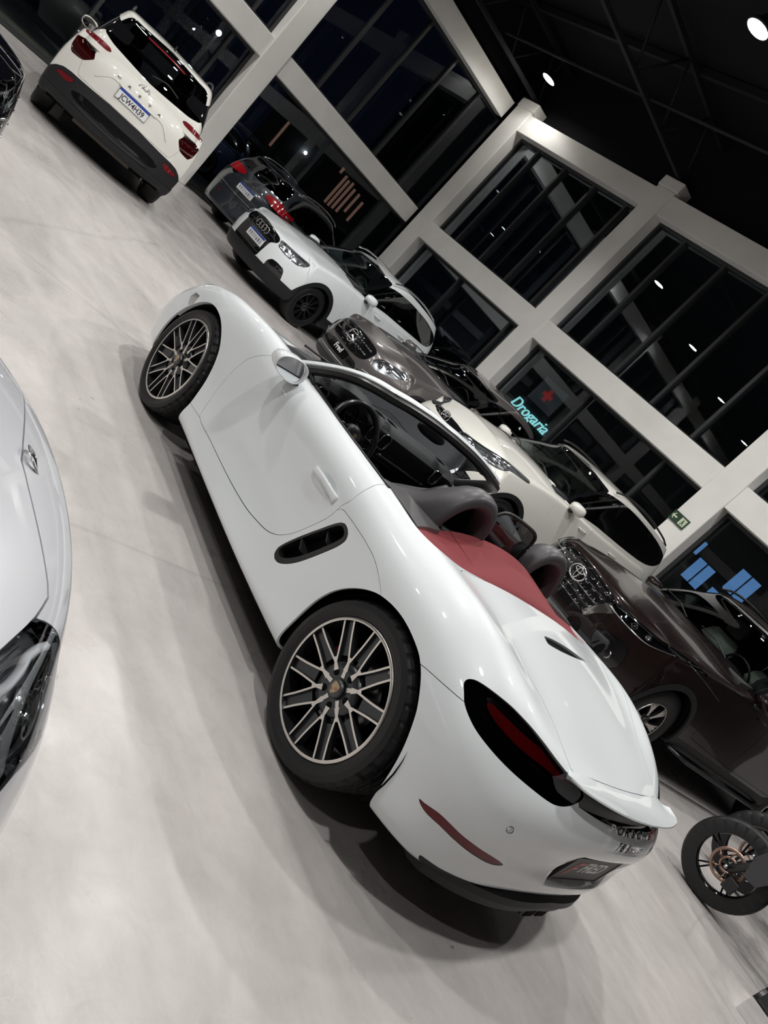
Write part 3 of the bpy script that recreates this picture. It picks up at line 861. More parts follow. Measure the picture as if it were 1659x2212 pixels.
        w_.obj('chrome_line', M_CHROME, lens, rim=.004, push=.012)
    # rear black band between the lamps under the spoiler
    band = lambda V: np.minimum.reduce([-(V[:, 0]+.66), .37-np.abs(V[:, 1])+.03, V[:, 2]-.728, .775-V[:, 2]])
    b, sk = sk.cut(band, .001); b.obj('rear_light_band', M_GLOSS, car, rim=.006)
    # --- spoiler strip is the deck behind its seam
    lid = [(.19, .60), (.13, .665), (.06, .677), (0, .670), (-.07, .65), (-.15, .61), (-.23, .565), (-.29, .53), (-.35, .492), (-.45, .46), (-.53, .447), (-.598, .428), (-.611, .395), (-.617, .30), (-.625, .15), (-.627, 0)]
    lid = lid+[(x, -y) for x, y in lid[-2::-1]]
    vent = [(-.03, .14), (-.005, .0), (.003, -.077), (.0, -.2), (-.008, -.286), (-.025, -.2), (-.044, -.113), (-.051, .016), (-.053, .132)]
    l, sk = sk.cut(reg_top(lid, .7, 3), .0018)
    # louvre slots both sides of the brake light, mirrored about the centre line
    slot = [(-.032, .292), (-.020, .2), (-.016, .06), (-.030, .055), (-.044, .12), (-.047, .29)]
    slot = [(.010, .285), (.004, .19), (-.002, .10), (-.028, .07), (-.05, .07), (-.050, .10), (-.03, .20), (-.01, .285)]
    vs_, l = l.cut(reg_top([(-.052, .155), (-.008, .15), (.004, .05), (.006, -.05), (.002, -.15), (-.006, -.29), (-.014, -.29), (-.030, -.19), (-.044, -.08), (-.052, .03)], .7, 0), .0)
    lidp = P(l, 'engine_lid')
    vs_.offset(-.03).obj('vent_slot', M_VOID, lidp, rim=0)
    # raised blister seam of the lid
    def line(path, proj, w=.0018, name='seam', m=M_SHUT, off=.0006, src=None):
        """thin dark line on a skin: path 2D polyline in the projection"""
        Q = smooth_poly(path, 6, False)
        def fn(V):
            U = V[:, proj]; best = np.full(len(U), 9.)
            for a, b2 in zip(Q, Q[1:]):
                e = b2-a; q = U-a; tt = np.clip((q@e)/(e@e+1e-12), 0, 1); d = q-tt[:, None]*e
                best = np.minimum(best, np.sqrt((d*d).sum(1)))
            return w-best
        return fn
    # spoiler blade
    def yprof(n=25): return np.linspace(-1, 1, n)
    fseam = interp([0, .15, .30, .41, .50], [-.629, -.627, -.617, -.611, -.600]); zseam = interp([0, .15, .30, .41, .50], [.786, .786, .789, .788, .786])
    ftrail = interp([0, .2, .33, .42, .47, .50], [-.788, -.778, -.754, -.724, -.692, -.648]); ztrail = interp([0, .3, .42, .5], [.805, .805, .802, .794])
    R_ = []
    for u in np.sin(yprof(41)*PI/2):
        y = abs(u); ys_ = y*.455; yt = y*.50
        x0, z0 = fseam(ys_), zseam(ys_); x1, z1 = ftrail(yt), ztrail(yt)
        sg = 1 if u >= 0 else -1
        ring = []
        for t in np.linspace(0, 1, 7):
            yy = ys_*(1-t)+yt*t
            ring.append((x0+(x1-x0)*t, sg*yy, z0+(z1-z0)*t - .010*math.sin(t*PI)*(1-.3*t)))
        yb = yt
        ring.append((x1-.003, sg*yt, z1-.005)); ring.append((x1+.004, sg*(yt-.003), z1-.011))
        for t in (0.3, .65, 1):
            ring.append((x1+(x0-.01-x1)*t*.9, sg*(yt+(ys_-yt)*t-.004), z1-.011-(.020+.008*t)*t))
        R_.append(ring)
    sp = MB().rings(R_, True, True, 0, True).obj('spoiler', M_WHITE, car, auto=math.radians(50))
    # --- bumper at the back
    bump = [(-.150, .676), (-.20, .692), (-.247, .703), (-.306, .716), (-.345, .724), (-.375, .733), (-.45, .750), (-.60, .762), (-.70, .768), (-1.0, .770), (-1.0, 0), (-.15, 0), (-.15, .4)]
    b, sk = sk.cut(reg_side(bump, 0, smooth=0), .0012)
    refl = [(-.503, .412), (-.52, .418), (-.567, .434), (-.599, .436), (-.641, .433), (-.676, .432), (-.722, .424), (-.709, .400), (-.672, .396), (-.633, .400), (-.589, .403), (-.538, .400)]
    rf = lambda V: np.minimum(reg_side(refl, 0)(V), np.abs(V[:, 1])-.3)
    r, b = b.cut(rf, .001)
    for sg in (1, -1): r.clip(lambda V: V[:, 1]*sg).obj('rear_reflector', M_REFL, car, rim=.008, push=-.002)
    # dark lower diffuser edge
    dz = lambda V: .292+.06*np.clip((-V[:, 0]-.60)/.18, 0, 1)-V[:, 2]+.0*V[:, 0]
    dif = lambda V: np.minimum(np.minimum(-(V[:, 0]+.60), .268+.050*np.clip((.62-np.abs(V[:, 1]))/.5, 0, 1)-V[:, 2]), 9)
    d, b = b.cut(dif, .001)
    # the plate sits in a shallow recess
    pf = np.clip((.245-np.abs(b.V[:, 1]))/.03, 0, 1)*np.clip((b.V[:, 2]-.405)/.03, 0, 1)*np.clip((.595-b.V[:, 2])/.03, 0, 1)*(b.V[:, 0] < -.6)
    pf = pf*pf*(3-2*pf); b.V[:, 0] += .030*pf; b.renorm(pf > 0)
    bumper = P(b, 'rear_bumper', rim=.03)
    d.obj('diffuser', M_TRIM, car, rim=.02)
    # parking sensor ring, badge letters
    for sg in (1, -1):
        rg = [(sg*.624, -.695, .559)]
        nrm = Vector((-.72, sg*.66, .12)).normalized()
        M = basis((-.6965, sg*.626, .559), Vector((0, 0, 1)).cross(nrm), nrm.cross(Vector((0, 0, 1)).cross(nrm)))
        k = MB(); k.lathe([(.0108, -.002), (.0110, .0004), (.0122, .0004), (.0124, -.002)], 32, 0, 'z'); k.v = [tuple(M@Vector(v)) for v in k.v]
        k.obj('parking_sensor', M_SHUT, car)
    # --- lower diffuser and tailpipe
    dm = MB(); R_ = []
    for y in np.linspace(-.62, .62, 25):
        a = abs(y); xo = -.775+.17*(a/.62)**2.6; zt = .33-.045*(a/.62)
        R_.append([(xo+.03, y, zt-.005), (xo-.008, y, zt-.02), (xo-.012, y, zt-.05), (xo+.0, y, zt-.06), (xo+.005, y, zt-.095), (xo+.06, y, zt-.11), (xo+.3, y, .20), (xo+.3, y, .26)])
    dm.rings(R_, True, True, 0, True); dm.obj('lower_valance', M_TRIM, car, auto=math.radians(30))
    e = MB()
    for yc in (.01, -.09):
        e.box(-.765, -.45, yc-.044, yc+.044, .19, .238)
    tail_p = e.obj('tailpipe', M_GUN, car, bevel=.008)
    ti = MB()
    for yc in (.01, -.09): ti.box(-.768, -.766, yc-.036, yc+.036, .196, .232)
    ti.obj('pipe_opening', M_VOID, tail_p)
    # --- lettering
    def xr(y, z):   # rear skin position
        return None
    V_ = b.V
    def on_skin(y, z, src, wx=-1, rad=.05):
        d_ = (src.V[:, 1]-y)**2+(src.V[:, 2]-z)**2+np.where(src.V[:, 0] > -.4, 9, 0)
        i = np.argsort(d_)[:4]; return float(src.V[i, 0].mean()), src.N[i].mean(0)
    bb = b
    word = 'PORSCHE'; ys = np.linspace(.185, -.185, len(word))
    gl = None
    mbt = []
    for ch, y in zip(word, ys):
        z = .722; x, nrm = on_skin(y, z, bb); 
        nv = Vector(nrm).normalized(); M = basis(Vector((x, y, z))+nv*.001, (-nrm[1], -abs(nrm[0]), 0), Vector((0, 0, 1))-nv*nv.z)
        o = text_mesh('badge_letter', ch, .044, M_CHROME, bumper, M@Matrix.Diagonal((1.5, .9, 1, 1)), .003, bold=.001)
    word = '718 Boxster'; y0 = .085
    adv = {'1': .014, ' ': .016, 't': .014, 's': .018, 'r': .015, 'B': .026, 'x': .019, 'o': .019, 'e': .018, '7': .021, '8': .022}
    y = y0+.0
    for ch in word:
        if ch != ' ':
            z = .672; x, nrm = on_skin(y, z, bb)
            nv = Vector(nrm).normalized(); M = basis(Vector((x, y, z))+nv*.001, (-nrm[1], -abs(nrm[0]), 0), Vector((0, 0, 1))-nv*nv.z)
            text_mesh('model_letter', ch, .048, M_CHROME, bumper, M, .002, .25, bold=.001)
        y -= adv.get(ch, .018)*1.25
    # number plate with dealer lettering
    pl = MB(); pz0, pz1 = .432, .562
    M = basis((-.768, 0, .497), (0, -1, 0), (-.10, 0, 1))
    pl.box(-.2, .2, -.065, .065, -.004, .002); pl.v = [tuple(M@Vector(v)) for v in pl.v]
    plate = pl.obj('number_plate', mat('dealer_plate', (.035, .033, .032), .45, spec=.3), car, bevel=.001)
    fr_ = MB()
    for b4 in [(-.21, .21, .065, .073), (-.21, .21, -.073, -.065), (-.21, -.2, -.065, .065), (.2, .21, -.065, .065)]: fr_.box(b4[0], b4[1], b4[2], b4[3], -.006, .004)
    fr_.v = [tuple(M@Vector(v)) for v in fr_.v]; fr_.obj('plate_frame', M_BLACK, plate)
    text_mesh('plate_lettering', 'FRED', .085, mat('plate_letter_white', (.8, .8, .8), .5), plate, M@Matrix.Translation((.03, .012, .0022)), .0004, .2, bold=.0022)
    ff = MB(); 
    for q in [[(-.165, -.035), (-.15, -.035), (-.12, .045), (-.135, .045)], [(-.13, .045), (-.075, .045), (-.082, .03), (-.136, .03)], [(-.142, .015), (-.095, .015), (-.10, .0), (-.148, .0)]]:
        ff.prism(q, 'z', .002, .003)
    ff.v = [tuple(M@Vector(v)) for v in ff.v]; ff.obj('red_mark', mat('plate_red', (.45, .02, .02), .4), plate)
    # --- intake on each side
    intk = [(.735, .352), (.757, .385), (.727, .474), (.667, .579), (.60, .676), (.566, .703), (.527, .703), (.500, .690), (.489, .669), (.500, .628), (.532, .566), (.570, .496), (.609, .430), (.650, .380), (.690, .352)]
    ik = lambda V: np.minimum(reg_side(intk, 0)(V), np.abs(V[:, 1])-.5)
    itk, sk = sk.cut(ik, .0012)
    P3 = smooth_poly(intk, 5); inner = lambda V: sdf_poly(V[:, [0, 2]]+np.array([-.006, -.004]), P3)-.019
    for sg in (1, -1):
        s = itk.clip(lambda V: V[:, 1]*sg)
        hole, ringp = s.cut(inner, 0)
        fr0 = ringp.obj('side_intake', M_BLACK, car, rim=.055, push=.001)
        hole.offset(-.055).obj('intake_duct', M_VOID, fr0, rim=0)
        for (cx, cz) in ((.585, .60), (.665, .48)):
            f = MB(); y0_, y1_ = sg*.815, sg*.862
            dx, dz_ = .040, .022
            f.add([(cx-dx, y0_, cz-dz_), (cx+dx, y0_, cz+dz_), (cx+dx*.9, y1_-sg*.012, cz+dz_*.9), (cx-dx*.2, y1_, cz-dz_*.2), (cx-dx, y0_, cz-dz_-.008), (cx+dx, y0_, cz+dz_-.008), (cx+dx*.9, y1_-sg*.012, cz+dz_*.9-.008), (cx-dx*.2, y1_, cz-dz_*.2-.008)], [(0, 1, 2, 3), (7, 6, 5, 4), (0, 4, 5, 1), (1, 5, 6, 2), (2, 6, 7, 3), (3, 7, 4, 0)])
            f.obj('intake_fin', M_BLACK, fr0)
    # --- doors
    door = [(1.60, 1.1), (1.72, .90), (1.768, .847), (1.817, .819), (1.874, .770), (1.916, .719), (1.937, .653), (1.942, .577), (1.935, .495), (1.919, .42), (1.902, .359), (1.875, .311), (1.683, .307), (1.435, .308), (1.224, .315), (1.071, .328), (.968, .347), (.891, .366), (.829, .399), (.776, .455), (.747, .504), (.701, .591), (.669, .652), (.660, .690), (.655, .73), (.640, .78), (.655, .85), (.68, .90), (.72, 1.1)]
    dp = smooth_poly(door, 4)
    df = lambda V: np.minimum(sdf_poly(V[:, [0, 2]], dp), np.abs(V[:, 1])-.5)
    dr, sk = sk.cut(df, .0016)
    # handle recess: push the skin inwards under the handle
    for sg in (1, -1):
        s = dr.clip(lambda V: V[:, 1]*sg)
        c0 = np.array([.815, .728])
        q = s.V[:, [0, 2]]-c0; e2 = (q[:, 0]/.115)**2+((q[:, 1]-0*q[:, 0])/.036)**2
        s.V[:, 1] -= sg*.0105*np.clip(1-e2, 0, 1)**.8*np.clip(1-e2, 0, 1)
        s.renorm(e2 < 1.1)
        dpart = P(s, 'door')
        h = MB(); R_ = []
        for t in np.linspace(0, 1, 15):
            x = .950-.245*t; z = .712+.018*math.sin(t*PI)*.6-.0*t+.004*t
            yy = .851+.010*t; bul = .012*math.sin(min(1, t*1.15)*PI)**.6+.003 if 0 < t < 1 else .002
            hw = .0165+.004*max(0, (t-.75)/.25)-.003*math.sin(t*PI)
            R_.append([(x+.0, sg*(yy+bul*1.0+.006*math.cos(a)), z+hw*math.sin(a)) for a in np.linspace(0, 2*PI, 12, endpoint=False)])
        h.rings(R_, True, True); h.obj('door_handle', M_WHITE, dpart)
    # rear side panel seam
    qs = [(.65, .722), (.623, .730), (.539, .738), (.425, .744), (.332, .743), (.274, .735), (.218, .720), (.151, .692), (.13, .60), (.3, .1), (1.3, .1), (1.0, .5), (.72, .66)]
    low = [(2.20, .30), (2.022, .301), (1.875, .3115), (1.683, .307), (1.435, .308), (1.224, .315), (1.071, .328), (.968, .347), (.891, .366), (.829, .399), (.776, .455), (.747, .504), (.701, .591), (.669, .652), (.658, .700), (.645, .722), (.623, .730), (.539, .738), (.425, .744), (.332, .743), (.274, .735), (.218, .720), (.148, .694), (.0, .5), (.3, .0), (2.2, .0)]
    q, sk = sk.cut(lambda V: np.minimum(sdf_poly(V[:, [0, 2]], np.array(low)), np.abs(V[:, 1])-.4), .0011)
    for sg in (1, -1): P(q.clip(lambda V: V[:, 1]*sg), 'side_sill')
    # --- front: bumper, bonnet, wings
    hood = [(1.9, .665), (2.05, .640), (2.4, .610), (2.8, .575), (2.98, .54), (3.08, .42), (3.13, .25), (3.15, 0)]
    hood = hood+[(x, -y) for x, y in hood[-2::-1]]+[(1.0, -.66), (1.0, .66)]
    hd, sk = sk.cut(reg_top(hood, .5, 0), .0016)
    cw, hd = hd.cut(lambda V: 2.10-.05*(V[:, 1]/.5)**2-V[:, 0], .0015)
    P(hd, 'bonnet'); P(cw, 'windscreen_cowl', M_BLACK)
    hl = [(2.80, .735), (2.87, .688), (2.96, .655), (3.07, .65), (3.09, .69), (3.02, .73), (2.93, .76), (2.85, .765)]
    hl = [(2.80, .70), (2.86, .80), (2.94, .792), (3.03, .73), (3.06, .62), (3.03, .56), (2.94, .58), (2.86, .64)]
    hf = lambda V: np.minimum(np.maximum(reg_top(hl, .55)(V), reg_top([(a, -b_) for a, b_ in hl], .55)(V)), 9)
    h_, sk = sk.cut(hf, .0015)
    for sg in (1, -1):
        s = h_.clip(lambda V: V[:, 1]*sg)
        lens = s.obj('headlight', M_LENS, car, rim=.02)
        hs_ = s.offset(-.025).obj('lamp_bowl', M_GUN, lens, rim=0)
        MB().lathe([(.045, .0), (.042, .03), (.0005, .045)], 20, 0, 'x', (2.95, sg*.68, .655)).obj('projector', M_CHROME, lens)
    fb = [(2.842, .56), (2.86, .60), (2.845, .64), (2.86, .70), (3.0, .69), (3.12, .675), (3.6, .70), (3.6, 0), (2.5, 0), (2.8, .3)]
    f_, sk = sk.cut(lambda V: sdf_poly(V[:, [0, 2]], np.array(fb)), .0012)
    bl = [(2.838, .59), (2.775, .588), (2.78, .635), (2.865, .63), (2.90, .60)]
    fbp = P(f_, 'front_bumper')
    # corner marker lamp
    bk = [(2.742, .600), (2.768, .652), (2.852, .640), (2.872, .612), (2.838, .590), (2.79, .56)]
    b_, sk = sk.cut(lambda V: np.minimum(sdf_poly(V[:, [0, 2]], np.array(bk)), np.abs(V[:, 1])-.5), .001)
    for sg in (1, -1): b_.clip(lambda V: V[:, 1]*sg).obj('side_marker', mat('clear_marker', (.55, .54, .5), .15, .6, coat=1), car, rim=.005)
    # wings: front and rear, left and right
    for sg in (1, -1):
        s = sk.clip(lambda V: V[:, 1]*sg)
        P(s.clip(lambda V: V[:, 0]-1.2), 'front_wing', rim=.03); P(s.clip(lambda V: 1.2-V[:, 0]), 'rear_wing', rim=.03)
    # --- wheel houses
    for cx, poly in ((0, arch_r), (2.44, arch_f)):
        for sg in (1, -1):
            w = MB(); A = np.linspace(-.25, PI+.25, 28); r = .385 if cx == 0 else .39
            cxx = cx-.02
            w.rings([[(cxx+r*math.cos(a), sg*y, .335+r*math.sin(a)) for a in A] for y in (.865, .50)], False, False)
            w.add([(cxx+r*math.cos(a), sg*.50, .335+r*math.sin(a)) for a in A], [tuple(range(len(A)))])
            w.obj('wheel_house', M_VOID, car)
    # floor pan
    u = MB(); u.box(-.62, 3.2, -.50, .50, .15, .24); u.box(.45, 1.98, -.84, .84, .16, .24); u.obj('floor_pan', M_VOID, car)
    # --- wheels
    for (x, ry, R, w, rot) in ((0, .886, .346, .265, .17), (2.475, .866, .336, .235, .35)):
        for sg in (1, -1):
            wh, hub = make_wheel(car, (x, sg*ry, R), sg, R, .267, w, 'twin', rot)
            cm = MB(); shield(cm, (0, -.0035, 0), .042, 0, .0012); cr = cm.obj('wheel_crest', mat('crest_gold', (.42, .34, .2), .35, .6), hub)
            st = MB()
            for k in (-.6, .2): st.box(-.014+.0, -.003, -.0022, -.0016, .004+k*.008, .0065+k*.008); st.box(.003, .014, -.0022, -.0016, -.010+k*.006, -.0075+k*.006)
            st.obj('crest_stripes', mat('crest_red', (.3, .02, .03), .4), hub)
            if x == 0 and sg == 1:
                MB().tube([(-.115, -.02, .225), (-.112, -.002, .218)], .006, 8).obj('valve', M_STEEL, wh)
    return car, cock
roadster, cock_skin = build_roadster()
# ---------------------------------------------------------------- cabin of the roadster
def build_cabin(car):
    M_SHELL = mat('grey_hoop_plastic', (.055, .053, .057), .42)
    M_SEAL = mat('black_seal', (.012, .012, .012), .35)
    M_CLOTH = mat('red_roof_cloth', (.20, .022, .028), .85)
    N_, L_ = nodes(M_CLOTH); b_ = N_['Principled BSDF']
    nz = N_.new('ShaderNodeTexNoise'); nz.inputs['Scale'].default_value = 900; bp = N_.new('ShaderNodeBump'); bp.inputs['Strength'].default_value = .25; bp.inputs['Distance'].default_value = .001
    L_.new(nz.outputs[0], bp.inputs['Height']); L_.new(bp.outputs[0], b_.inputs['Normal'])
    b_.inputs['Sheen Weight'].default_value = .05
    # tub
    m = MB()
    m.box(.62, 2.0, -.715, .715, .24, .30); m.box(.62, 2.0, .69, .72, .30, .80); m.box(.62, 2.0, -.72, -.69, .30, .80); m.box(.60, .64, -.70, .70, .24, .90)
    m.box(.20, .60, -.66, .66, .80, .82); m.box(1.98, 2.0, -.69, .69, .30, .86)
    m.obj('cabin_tub', M_VOID, car)
    # inner door cards
    for sg in (1, -1):
        c = MB(); R_ = []
        for x in np.linspace(.70, 1.72, 12):
            R_.append([(x, sg*.715, .885), (x, sg*.688, .890), (x, sg*.668, .86), (x, sg*.660, .76), (x, sg*.640, .70), (x, sg*.655, .62), (x, sg*.66, .35), (x, sg*.70, .35)])
        c.rings(R_, True, True); c.obj('door_card', M_LEATHER, car)
        s = MB(); pts = [(1.715, .7245, .889), (1.5, .733, .8895), (1.2, .733, .894), (.95, .729, .899), (.72, .733, .906), (.66, .735, .910)]
        s.tube([(a, sg*b, c_-.002) for a, b, c_ in pts], .0085, 8, flat=.7); s.obj('window_seal', M_SEAL, car)
    # dashboard
    d = MB(); R_ = []
    for y in np.linspace(-.69, .69, 40):
        inst = .030*math.exp(-((y-.37)/.17)**4)
        bow = .03*(1-(y/.7)**2)
        xf = 1.63-bow*.4
        sc = max(0, (abs(y)-.62)/.07)*.02
        prof = [(2.02, .895), (1.90, .925+inst*.3), (1.78, .945+inst), (1.70, .942+inst*1.2), (xf+.035-inst*.6, .925+inst), (xf+.005-inst*.3, .895), (xf+.012, .85), (xf+.03, .80), (xf+.045, .765), (xf+.02, .74), (xf+.055, .70), (1.78, .62), (1.85, .45), (2.0, .45)]
        R_.append([(px, y, pz-sc) for px, pz in prof])
    d.rings(R_, True, True); dash = d.obj('dashboard', M_DASH, car, auto=math.radians(40))
    # instrument cluster
    cl = MB()
    for (y, r) in ((.37, .052), (.46, .042), (.28, .042)):
        cl.lathe([(r, -.012), (r-.002, .0), (r-.006, .0), (r-.008, .012), (.0005, .012)], 28, 0, 'x', (1.615, y, .868))
    cl.obj('instruments', M_GLOSS, dash)
    # round-rect air vents with chrome rims
    for (y, z, w, h) in ((.60, .845, .040, .052), (.045, .852, .038, .050), (.155, .852, .034, .046), (-.47, .862, .038, .050)):
        xv = 1.610+.0
        def sup(s, k=20):
            return [(math.copysign(abs(math.cos(a))**.6, math.cos(a))*w*s, math.copysign(abs(math.sin(a))**.6, math.sin(a))*h*s) for a in np.linspace(0, 2*PI, k, endpoint=False)]
        v = MB()
        v.rings([[(xv-.002, y+a, z+b) for a, b in sup(1.0)], [(xv-.010, y+a, z+b) for a, b in sup(.97)], [(xv-.008, y+a, z+b) for a, b in sup(.90)], [(xv+.010, y+a, z+b) for a, b in sup(.86)]], True, False)
        vent = v.obj('air_vent', M_CHROME, dash)
        bk = MB(); bk.add([(xv+.006, y+a, z+b) for a, b in sup(.88)], [tuple(range(20))])
        for k in (-.6, -.3, 0, .3, .6): bk.box(xv-.003, xv+.008, y-w*.75, y+w*.75, z+k*h-.0015, z+k*h+.0015)
        bk.obj('vent_slats', M_BLACK, vent)
        gr = MB()
        for k in range(8): gr.box(xv+.035+k*.007, xv+.038+k*.007, y-.035+k*.001, y+.035-k*.001, .951, .9545)
        gr.obj('defroster_grille', M_VOID, dash)
    # silver strip on the passenger side
    s = MB(); R_ = []
    for t in np.linspace(0, 1, 12):
        y = -.0-.50*t; x = 1.655-.003; zc = .765
        R_.append([(x-.022*math.cos(a)*.8-.005, y, zc+.015*math.sin(a)) for a in np.linspace(0, 2*PI, 10, endpoint=False)])
    s.rings(R_, True, True); s.obj('trim_strip', mat('satin_trim', (.22, .20, .19), .22, 1), dash)
    # centre console
    c = MB(); c.rings([[(x, -.13, z-.16), (x, -.12, z), (x, -.10, z+.01), (x, .10, z+.01), (x, .12, z), (x, .13, z-.16)] for x, z in ((1.72, .72), (1.55, .66), (1.3, .58), (1.0, .52), (.72, .52))], True, True)
    con = c.obj('centre_console', M_LEATHER, car)
    l = MB(); l.tube([(1.32, 0, .59), (1.30, 0, .68)], .012, 10); l.lathe([(.0005, .045), (.018, .04), (.024, .02), (.02, 0), (.012, -.01)], 16, 0, 'z', (1.30, 0, .68)); l.obj('gear_lever', M_GLOSS, con)
    # steering wheel
    ax = Vector((-math.cos(math.radians(24)), 0, math.sin(math.radians(24))))
    up = Vector((math.sin(math.radians(24)), 0, math.cos(math.radians(24))))
    Mw = basis((1.475, .372, .800), (0, -1, 0), up)
    sw = MB(); n = 48
    R_ = []
    for k in range(n):
        a = 2*PI*k/n; c0 = Vector((math.cos(a), math.sin(a), 0))
        rr = .0155+.003*(abs(math.cos(a))**8)
        R_.append([Mw@(c0*.178+c0*math.cos(t)*rr+Vector((0, 0, 1))*math.sin(t)*rr*1.15) for t in np.linspace(0, 2*PI, 12, endpoint=False)])
    sw.rings(R_, True, False, 0, True, loop=True)
    wheel = sw.obj('steering_wheel', mat('rim_leather', (.02, .019, .022), .3, coat=.3), car)
    h = MB(); prof = [(.0005, .030), (.03, .029), (.052, .022), (.062, .008), (.064, -.02), (.03, -.05)]
    h.lathe(prof, 32, 0, 'z'); h.v = [tuple(Mw@Vector(v)) for v in h.v]; hub = h.obj('airbag_cover', M_LEATHER, wheel)
    cm = MB(); shield(cm, (0, 0, .0302), .030, 0, .0015, (0, 0, 1), (0, 1, 0)); cm.v = [tuple(Mw@Vector(v)) for v in cm.v]; cm.obj('crest', mat('crest_gold', (.42, .34, .2), .35, .6), hub)
    sp = MB()
    for pts in ([(.055, .01), (.165, .012)], [(-.055, .01), (-.165, .012)], [(0, -.055), (0, -.165)]):
        (a, b), (c_, d_) = pts
        t = Vector((c_-a, d_-b, 0)).normalized(); nn = Vector((-t.y, t.x, 0))
        w0, w1 = .022, .014
        q = [Vector((a, b, .006))+nn*w0, Vector((a, b, .006))-nn*w0, Vector((c_, d_, 0))-nn*w1, Vector((c_, d_, 0))+nn*w1]
        sp.add([Mw@v for v in q]+[Mw@(v-Vector((0, 0, .010))) for v in q], [(0, 1, 2, 3), (7, 6, 5, 4), (0, 4, 5, 1), (1, 5, 6, 2), (2, 6, 7, 3), (3, 7, 4, 0)])
    sp.obj('wheel_spokes', M_GLOSS, wheel)
    tr = MB()
    for sg in (1, -1):
        q = [(.052*sg, .034, .012), (.10*sg, .036, .008), (.155*sg, .030, .004), (.150*sg, -.010, .004), (.10*sg, -.022, .008), (.06*sg, -.022, .012)]
        tr.tube([Mw@Vector(v) for v in q], .0028, 8, loop=True)
    tr.obj('spoke_trim', M_CHROME, wheel)
    col = MB(); col.tube([Mw@Vector((0, 0, -.03)), Mw@Vector((0, 0, -.20))], .035, 12); col.obj('steering_column', M_BLACK, dash)
    # seats
    for sg in (1, -1):
        s = MB(); R_ = []
        for t in np.linspace(0, 1, 9):
            x = 1.28-.42*t; z = .47-.05*t
            R_.append([(x, sg*.37-.24, z+.05), (x, sg*.37-.20, z+.07), (x, sg*.37-.13, z+.01), (x, sg*.37+.13, z+.01), (x, sg*.37+.20, z+.07), (x, sg*.37+.24, z+.05), (x, sg*.37+.22, z-.13), (x, sg*.37-.22, z-.13)])
        s.rings(R_, True, True); seat = s.obj('seat', M_LEATHER, car)
        s = MB(); R_ = []
        for t in np.linspace(0, 1, 14):
            x = .92-.26*t; z = .44+.62*t; w = .235-.03*t-.085*max(0, (t-.62)/.38)**1.5; th = .11-.04*t
            bo = .045*math.sin(min(1, t*1.3)*PI)
            R_.append([(x-th, sg*.37-w*.8, z), (x+bo, sg*.37-w, z), (x+bo+.02, sg*.37-w*.86, z), (x+.0, sg*.37-w*.55, z), (x+.0, sg*.37+w*.55, z), (x+bo+.02, sg*.37+w*.86, z), (x+bo, sg*.37+w, z), (x-th, sg*.37+w*.8, z)])
        s.rings(R_, True, True); s.obj('seat_backrest', M_LEATHER, seat)
    # shelf trims beside the hoops
    for sg in (1, -1):
        m = MB(); P_ = [(.745, .722, .905), (.60, .733, .915), (.46, .738, .915), (.40, .735, .912), (.44, .64, .922), (.47, .53, .930), (.56, .50, .935), (.66, .56, .930), (.72, .64, .920)]
        vs = [(a, sg*b, c_) for a, b, c_ in P_]; n = len(vs)
        m.add(vs+[(a, b*.98, c_-.04) for a, b, c_ in vs], [tuple(range(n))]+[(i, (i+1) % n, n+(i+1) % n, n+i) for i in range(n)])
        m.obj('shelf_trim', mat('satin_shelf', (.11, .108, .11), .28, .3, coat=.4), car, bevel=.003)
    # roll hoops
    for sg in (1, -1):
        outl = smooth_poly([(.555, .90), (.548, .97), (.528, 1.04), (.490, 1.105), (.435, 1.150), (.375, 1.165), (.318, 1.158), (.262, 1.125), (.225, 1.06), (.208, .98), (.205, .90)], 4, False)
        c0 = np.array([.37, .90])
        def ring(x, s, dy=0, dz=0, ybase=0, lean=0):
            o = []
            for (y, z) in outl:
                q = c0+(np.array([y, z])-c0)*s
                f = (z-.90)/.265
                o.append((x-lean*f+.0, sg*(q[0]+dy+ybase*(1-f)*max(0, (y-.37)/.18)), q[1]+dz))
            return o
        h = MB()
        R_ = [ring(.60, .60, 0, .0, 0, -.02), ring(.525, .70, 0, .0, 0, 0), ring(.508, .76, 0, .0, 0, .0), ring(.500, .84, 0, 0, 0, 0), ring(.505, .93, 0, 0, 0, 0), ring(.525, .985, 0, 0, .0, 0), ring(.555, 1.0, 0, 0, .01, 0), ring(.59, .99, 0, -.003, .03, 0), ring(.625, .93, 0, -.008, .06, 0),
              ring(.66, .80, .005, -.012, .09, 0), ring(.70, .62, .01, -.012, .12, 0), ring(.75, .44, .02, -.01, .15, 0), ring(.80, .28, .03, -.01, .16, 0), ring(.83, .12, .03, -.01, .08, 0)]
        h.rings(R_, False, False); hp = h.obj('roll_hoop', M_SHELL, car)
        n_ = MB(); r0 = ring(.598, .64, 0, 0, 0, 0); n_.add(r0, [tuple(range(len(r0)))]); 
        for k in range(12):
            z = .915+k*.013; hw = .098*math.sqrt(max(0, 1-((z-.9)/.19)**2.0))
            n_.box(.585, .592, sg*.37-hw, sg*.37+hw, z, z+.004)
        n_.obj('hoop_mesh', M_VOID, hp)
        f_ = MB(); f_.box(.505, .60, sg*.37-.115, sg*.37+.115, .905, .935); f_.obj('hoop_sill', mat('satin_sill', (.10, .098, .10), .3, .3, coat=.3), hp, bevel=.006)
    # wind deflector between the hoops
    P_ = smooth_poly([(.205, .93), (.195, 1.05), (.17, 1.125), (.12, 1.15), (0, 1.155), (-.12, 1.15), (-.17, 1.125), (-.195, 1.05), (-.205, .93), (0, .925)], 4)
    m = MB(); m.tube([(.60-.02*(z-.93)/.22, y, z) for y, z in P_], .009, 8, loop=True); wd_ = m.obj('wind_deflector', M_BLACK, car)
